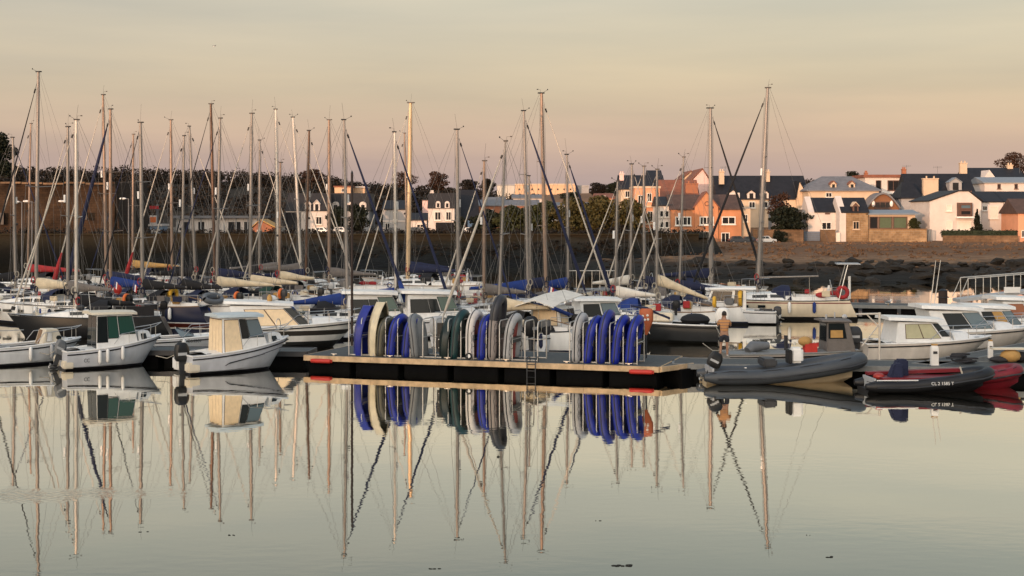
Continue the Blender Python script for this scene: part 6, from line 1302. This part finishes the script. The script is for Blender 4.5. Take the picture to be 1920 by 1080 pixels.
MB().loft([[Vector((-.6, 0, .92)), Vector((-.6, .1, .88)), Vector((-.6, 0, .85))], [Vector((0, -.05, .80)), Vector((0, .1, .86)), Vector((0, 0, .74))], [Vector((.9, 0, .5)), Vector((.9, .1, .42)), Vector((.9, 0, .4))]]).build('furled_cloth', 'canvas_navy', e)
# mooring cleats and lines along the pontoon edge
for k in range(6):
    x = PL * (k + .5) / 6; o = PA + U * x + V * .22; e = thing('mooring_cleat', (o.x, o.y, .526), PYAW, 'small steel cleat on the edge of the broad pontoon', 'cleat', 'cleats along the pontoon edge'); MB().tube([(-.12, 0, .06), (.12, 0, .06)], .018, 6).build('horn', 'steel', e); MB().box((0, 0, .03), (.08, .05, .06)).build('base', 'steel', e)

# ------------------------------------------------------------------ inflatables afloat
def rib(px, WL, yaw, L, B, r, tube, hullm, label, rocker, rise=.22):
    p = P(px, WL, 0); e = thing('rigid_inflatable', p, R(yaw), label, 'inflatable boat', 'inflatable boats moored along the walkway')
    w_ = B / 2 - r; pts = []
    for k in range(10): pts.append((-L / 2 + L * .66 * k / 9, w_))
    for k in range(1, 14): a = math.pi / 2 - math.pi * k / 14; pts.append((-L / 2 + L * .66 + (L * .34 - r) * max(0, math.cos(a)) ** .75, w_ * math.sin(a)))
    for k in range(10): pts.append((-L / 2 + L * .66 * (9 - k) / 9, -w_))
    pts = [Vector((x, y, rise + r + rocker * max(0, (x + L * .22) / (L * .72)) ** 1.5)) for x, y in pts]; n = len(pts)
    t = MB().tube(pts, [r * (.45 if i in (0, n - 1) else .9 if i in (1, n - 2) else 1) for i in range(n)], 14).build('tube', tube, e, 60)
    MB().tube([q + Vector((0, (-r if q.y < 0 else r) * .99, -.03)) if abs(q.y) > w_ * .97 else q + Vector((r * .9, r * .9 * q.y / w_, -.03)) for q in pts[1:-1]], .03, 6).build('rub_strake', 'dark_grey', t, 60)
    rings = []
    for t_ in (0, .2, .45, .65, .82, .95):
        x = -L / 2 + .1 + L * .93 * t_; k = max(0, (t_ - .4) / .6); zz = rise + rocker * max(0, (x + L * .22) / (L * .72)) ** 1.5; ww = w_ * (1.08 - .8 * k ** 2.2)
        rings.append([Vector((x, ww, zz + r * .5)), Vector((x - .02, ww * .8, -.02 + k ** 2 * .25)), Vector((x - .35 * k, 0, -.30 + .34 * k ** 3)), Vector((x - .02, -ww * .8, -.02 + k ** 2 * .25)), Vector((x, -ww, zz + r * .5))])
    MB().loft(rings, True).build('hull', hullm, e, 40)
    MB().box((-L / 2 + .32, 0, rise + r * 1.2), (.06, 2 * w_, r * 2)).build('transom', 'light_grey', e)
    g = MB()
    for sg in (-1, 1): g.tube([Vector((q.x, q.y + sg * r * .55, q.z + r * .86 - (.07 if i % 3 == 1 else 0))) for i, q in enumerate(pts) if q.y * sg > w_ * .5][1:], .014, 5)
    g.build('grab_line', 'rope_dark', t)
    return e, w_, pts
mat('rib_grey', (.050, .057, .066), .5, var=.12, scale=2); mat('rib_cream', (.50, .40, .26), .4, var=.08); mat('rib_black', (.009, .009, .011), .5, var=.2); mat('rib_red', (.17, .006, .014), .5, var=.12)
e, w_, pts = rib(1470, 716, 3.0, 6.0, 2.0, .265, 'rib_grey', 'rib_cream', 'large grey rigid inflatable with cream hull moored at the walkway', .60, rise=-.02)
outboard(e, Vector((-2.40, .15, .50)), .56, 'black', tilt=R(26)); MB().box((.45, .1, .95), (.45, .5, .55)).build('console', 'gelcoat', e, bevel=.08); MB().box((.2, .1, .9), (.12, .6, .5)).build('console_back', 'black', e, bevel=.03); MB().box((-.6, 0, .72), (.5, 1.0, .3)).build('seat', 'dark_grey', e, bevel=.06)
text('maker_plate', '-', .3, 'white', e, (-1.6, -1.01, .55), (R(80), 0, 0))
e, w_, pts = rib(1738, 733, 3.5, 4.6, 1.7, .215, 'rib_black', 'rib_black', 'black inflatable with red interior, blue seat covers and white registration', .42, rise=.02)
MB().box((-.2, 0, .44), (3.0, 1.15, .14)).build('red_floor', 'rib_red', e); MB().loft([[Vector((-1.9, s_ * .72, .60)), Vector((-1.9, s_ * .42, .60)), Vector((-1.9, s_ * .42, .50)), Vector((-1.9, s_ * .72, .5))] for s_ in (1, -1)][:1] + [[Vector((1.3, .62, .72)), Vector((1.3, .32, .72)), Vector((1.3, .32, .6)), Vector((1.3, .62, .6))]]).build('red_side_pad', 'rib_red', e)
for x, y, k in ((-1.15, -.2, 1), (-.85, .3, 1.15)): MB().loft([[Vector((x + a * k, y + b * k, .42)) for a, b in ((-.28, -.22), (.22, -.22), (.22, .22), (-.28, .22))], [Vector((x + .05 + a * .8 * k, y + b * .8 * k, .42 + .55 * k)) for a, b in ((-.15, -.22), (.22, -.22), (.22, .22), (-.15, .22))]]).build('seat_cover', 'canvas_navy', e, bevel=.05)
MB().ell((-1.65, 0, .50), (.2, .25, .13)).build('fuel_tank', 'd_red', e, 60); MB().tube([(-2.0, -.87, .46), (-.6, -.87, .46)], .02, 5).build('white_line', 'white', e)
text('registration', 'CL 2 1585 T', .15, 'white', e, (.22, -.885, .30), (R(82), 0, R(.5)))
e, w_, pts = rib(1850, 726, 3.0, 2.5, 1.4, .21, 'rib_red', 'rib_red', 'red inflatable boat tucked behind the bow of the black one', .30, rise=.15); MB().ell((-.2, 0, .5), (.8, .4, .15)).build('red_cover', 'rib_red', e, 60)
MB().tube([(-1.35, -.9, .15), (-1.2, -1.0, .5), (-1.25, -.85, .8)], .03, 6).build('pale_line', 'rope', e)

# ------------------------------------------------------------------ the man on the walkway, back to us, hands raised to his face
def skinned(name, verts, edges, radii, m, parent, sub=1, root=0):
    me = bpy.data.meshes.new(name); me.from_pydata(verts, edges, []); me.materials.append(MATS[m] if isinstance(m, str) else m)
    o = bpy.data.objects.new(name, me); C.objects.link(o); o.parent = parent
    sk = o.modifiers.new('skin', 'SKIN'); sk.use_smooth_shade = True; me.skin_vertices.new() if not me.skin_vertices else None
    lay = me.skin_vertices[0].data
    for i, r_ in enumerate(radii): lay[i].radius = (r_, r_) if not isinstance(r_, tuple) else r_
    lay[root].use_root = True
    ss = o.modifiers.new('sub', 'SUBSURF'); ss.levels = sub; ss.render_levels = sub
    return o
mat('skin', (.36, .20, .13), .6, var=.05); mat('hair', (.02, .015, .012), .8, var=.1); mat('shorts', (.02, .022, .032), .85, var=.1); mat('sole', (.5, .47, .44), .8, var=.1)
m, t, b = node_mat('striped_shirt'); tcn = t.nodes.new('ShaderNodeTexCoord'); sp = t.nodes.new('ShaderNodeSeparateXYZ'); t.links.new(tcn.outputs['Object'], sp.inputs[0])
wv = t.nodes.new('ShaderNodeMath'); wv.operation = 'FRACT'; ml = t.nodes.new('ShaderNodeMath'); ml.operation = 'MULTIPLY'; ml.inputs[1].default_value = 9.0; t.links.new(sp.outputs[2], ml.inputs[0]); t.links.new(ml.outputs[0], wv.inputs[0])
crn = t.nodes.new('ShaderNodeValToRGB'); crn.color_ramp.interpolation = 'CONSTANT'; crn.color_ramp.elements[0].color = (.50, .24, .09, 1); crn.color_ramp.elements[1].color = (.30, .17, .10, 1); crn.color_ramp.elements[1].position = .55
t.links.new(wv.outputs[0], crn.inputs[0]); t.links.new(crn.outputs[0], b.inputs['Base Color']); b.inputs['Roughness'].default_value = .9
p = P(1358, 668.5, .515); man = thing('person', (p.x, p.y, .512), R(-6), 'person in striped ochre shirt and dark shorts, back turned, hands raised to the face', 'person')
bv = [(0, 0, .88), (0, 0, 1.10), (0, .01, 1.34), (0, .01, 1.44), (0, .03, 1.50), (0, .035, 1.60),
      (-.10, 0, .84), (-.12, .05, .48), (-.15, -.01, .08), (-.17, .10, .035), (.10, 0, .84), (.11, .01, .47), (.12, -.01, .08), (.12, .10, .035),
      (-.17, .01, 1.36), (-.25, .10, 1.17), (-.10, .27, 1.38), (-.06, .29, 1.45), (.17, .01, 1.36), (.25, .10, 1.17), (.10, .27, 1.38), (.06, .29, 1.45)]
be = [(0, 1), (1, 2), (2, 3), (3, 4), (4, 5), (0, 6), (6, 7), (7, 8), (8, 9), (0, 10), (10, 11), (11, 12), (12, 13), (2, 14), (14, 15), (15, 16), (16, 17), (2, 18), (18, 19), (19, 20), (20, 21)]
br_ = [(.15, .10), (.14, .095), (.16, .10), .07, .055, (.08, .095), .085, .058, .042, .035, .085, .058, .042, .035, .065, .043, .03, .028, .065, .043, .03, .028]
skinned('body', bv, be, br_, 'skin', man, 2)
MB().ell((0, .04, 1.61), (.082, .10, .118), 14, 10).build('head', 'skin', man, 60)
MB().ell((0, .022, 1.645), (.092, .105, .105), 14, 10).build('hair', 'hair', man, 60)
for sg in (-1, 1):
    MB().ell((sg * .085, .04, 1.60), (.014, .03, .035), 8, 6).build('ear', 'skin', man, 60)
    for k, (dx, L_) in enumerate(((-.03, .075), (-.01, .085), (.01, .08), (.03, .065))): MB().tube([(sg * (.06) + dx * .8, .29, 1.45), (sg * .05 + dx * .8, .315, 1.45 + L_ * .6), (sg * .03 + dx * .8, .30, 1.45 + L_)], [.010, .0095, .008], 6).build('finger', 'skin', man, 60)
    MB().tube([(sg * .06, .28, 1.44), (sg * .02, .275, 1.47), (sg * .005, .28, 1.50)], [.012, .011, .009], 6).build('thumb', 'skin', man, 60)
MB().ell((0, .14, 1.60), (.014, .022, .02), 8, 6).build('nose', 'skin', man, 60)
MB().box((0, .315, 1.53), (.15, .012, .075)).build('phone', 'black', man, bevel=.004)
skinned('shirt', [(0, 0, .90), (0, 0, 1.10), (0, .01, 1.32), (0, .015, 1.42), (-.17, .01, 1.36), (-.235, .075, 1.23), (.17, .01, 1.36), (.235, .075, 1.23)], [(0, 1), (1, 2), (2, 3), (2, 4), (4, 5), (2, 6), (6, 7)], [(.18, .125), (.175, .12), (.185, .122), .09, .082, .072, .082, .072], m, man, 2)
skinned('shorts', [(0, 0, .93), (0, 0, .84), (-.10, 0, .78), (-.118, .045, .54), (.10, 0, .78), (.112, .01, .54)], [(0, 1), (1, 2), (2, 3), (1, 4), (4, 5)], [(.165, .115), (.165, .12), .108, .095, .108, .095], 'shorts', man, 2, root=1)
for sg, sx_ in ((-1, -.16), (1, .12)): MB().ell((sx_, .05, .045), (.052, .14, .05), 10, 6).build('shoe', 'sole', man, 60)

# ------------------------------------------------------------------ birds, floating weed
def gull(p, k, yaw, label, flying=False):
    e = thing('gull', p, yaw, label, 'gull'); MB().ell((0, 0, .12 * k), (.22 * k, .08 * k, .085 * k), 10, 7, Matrix.Rotation(-.2, 3, 'Y')).build('body', 'white', e, 60); MB().ell((.2 * k, 0, .24 * k), (.06 * k, .05 * k, .055 * k), 8, 6).build('head', 'white', e, 60); MB().tube([(.24 * k, 0, .235 * k), (.32 * k, 0, .22 * k)], [.018 * k, .004], 5).build('beak', 'yellow', e)
    for sg in (-1, 1):
        if flying: MB().loft([[Vector((.1 * k, 0, .16 * k)), Vector((-.1 * k, 0, .15 * k)), Vector((0, 0, .18 * k))], [Vector((.12 * k, sg * .35 * k, .28 * k)), Vector((-.05 * k, sg * .35 * k, .27 * k)), Vector((.03 * k, sg * .35 * k, .30 * k))], [Vector((-.05 * k, sg * .7 * k, .2 * k)), Vector((-.08 * k, sg * .7 * k, .2 * k)), Vector((-.06 * k, sg * .7 * k, .21 * k))]]).build('wing', 'mid_grey', e)
        else: MB().ell((-.06 * k, sg * .06 * k, .14 * k), (.2 * k, .03 * k, .06 * k), 8, 6).build('wing', 'mid_grey', e, 60); MB().tube([(0, sg * .03 * k, .05 * k), (0, sg * .03 * k, -.04 * k)], .008 * k, 5).build('leg', 'yellow', e)
gull(Q(402, 88, 130), .55, R(40), 'dark bird flying high in the sky on the left', True)
gull(P(1556, 563, .72) + Vector((0, .4, -.03)), 1.2, R(150), 'gull standing at the left end of the far pontoon')
p = P(1672, 571, .6); gull((p.x, p.y + .8, .56), 1.0, R(20), 'gull standing on the far pontoon before the rocks')
mat('weed', (.015, .014, .010), .9, var=.3); rg = random.Random(4)
for px, py, n, k, lb in ((1167, 1060, 9, 1.0, 'largest dark clump of floating weed at the bottom'), (815, 1066, 5, .6, 'small weed wisps left of the largest clump'), (432, 1003, 4, .6, 'small weed wisps below the reflected masts on the left'), (270, 997, 3, .5, 'tiny weed wisp at the lower left'), (1562, 1044, 5, .7, 'weed streak at the lower right'), (1516, 1003, 3, .4, 'tiny weed speck above the lower-right streak'), (1121, 976, 2, .5, 'lone dark speck in the middle of the open water'), (866, 880, 2, .4, 'tiny floating speck under the dinghy reflections')):
    p = P(px, py, .005); e = thing('floating_weed', (p.x, p.y, .004), 0, lb, 'weed'); g = MB()
    for q in range(n): g.ell((rg.uniform(-.16, .16) * k, rg.uniform(-.05, .05) * k, .0), (rg.uniform(.02, .06) * k, rg.uniform(.015, .03) * k, .012 * k), 8, 4)
    g.build('fronds', 'weed', e, 60)
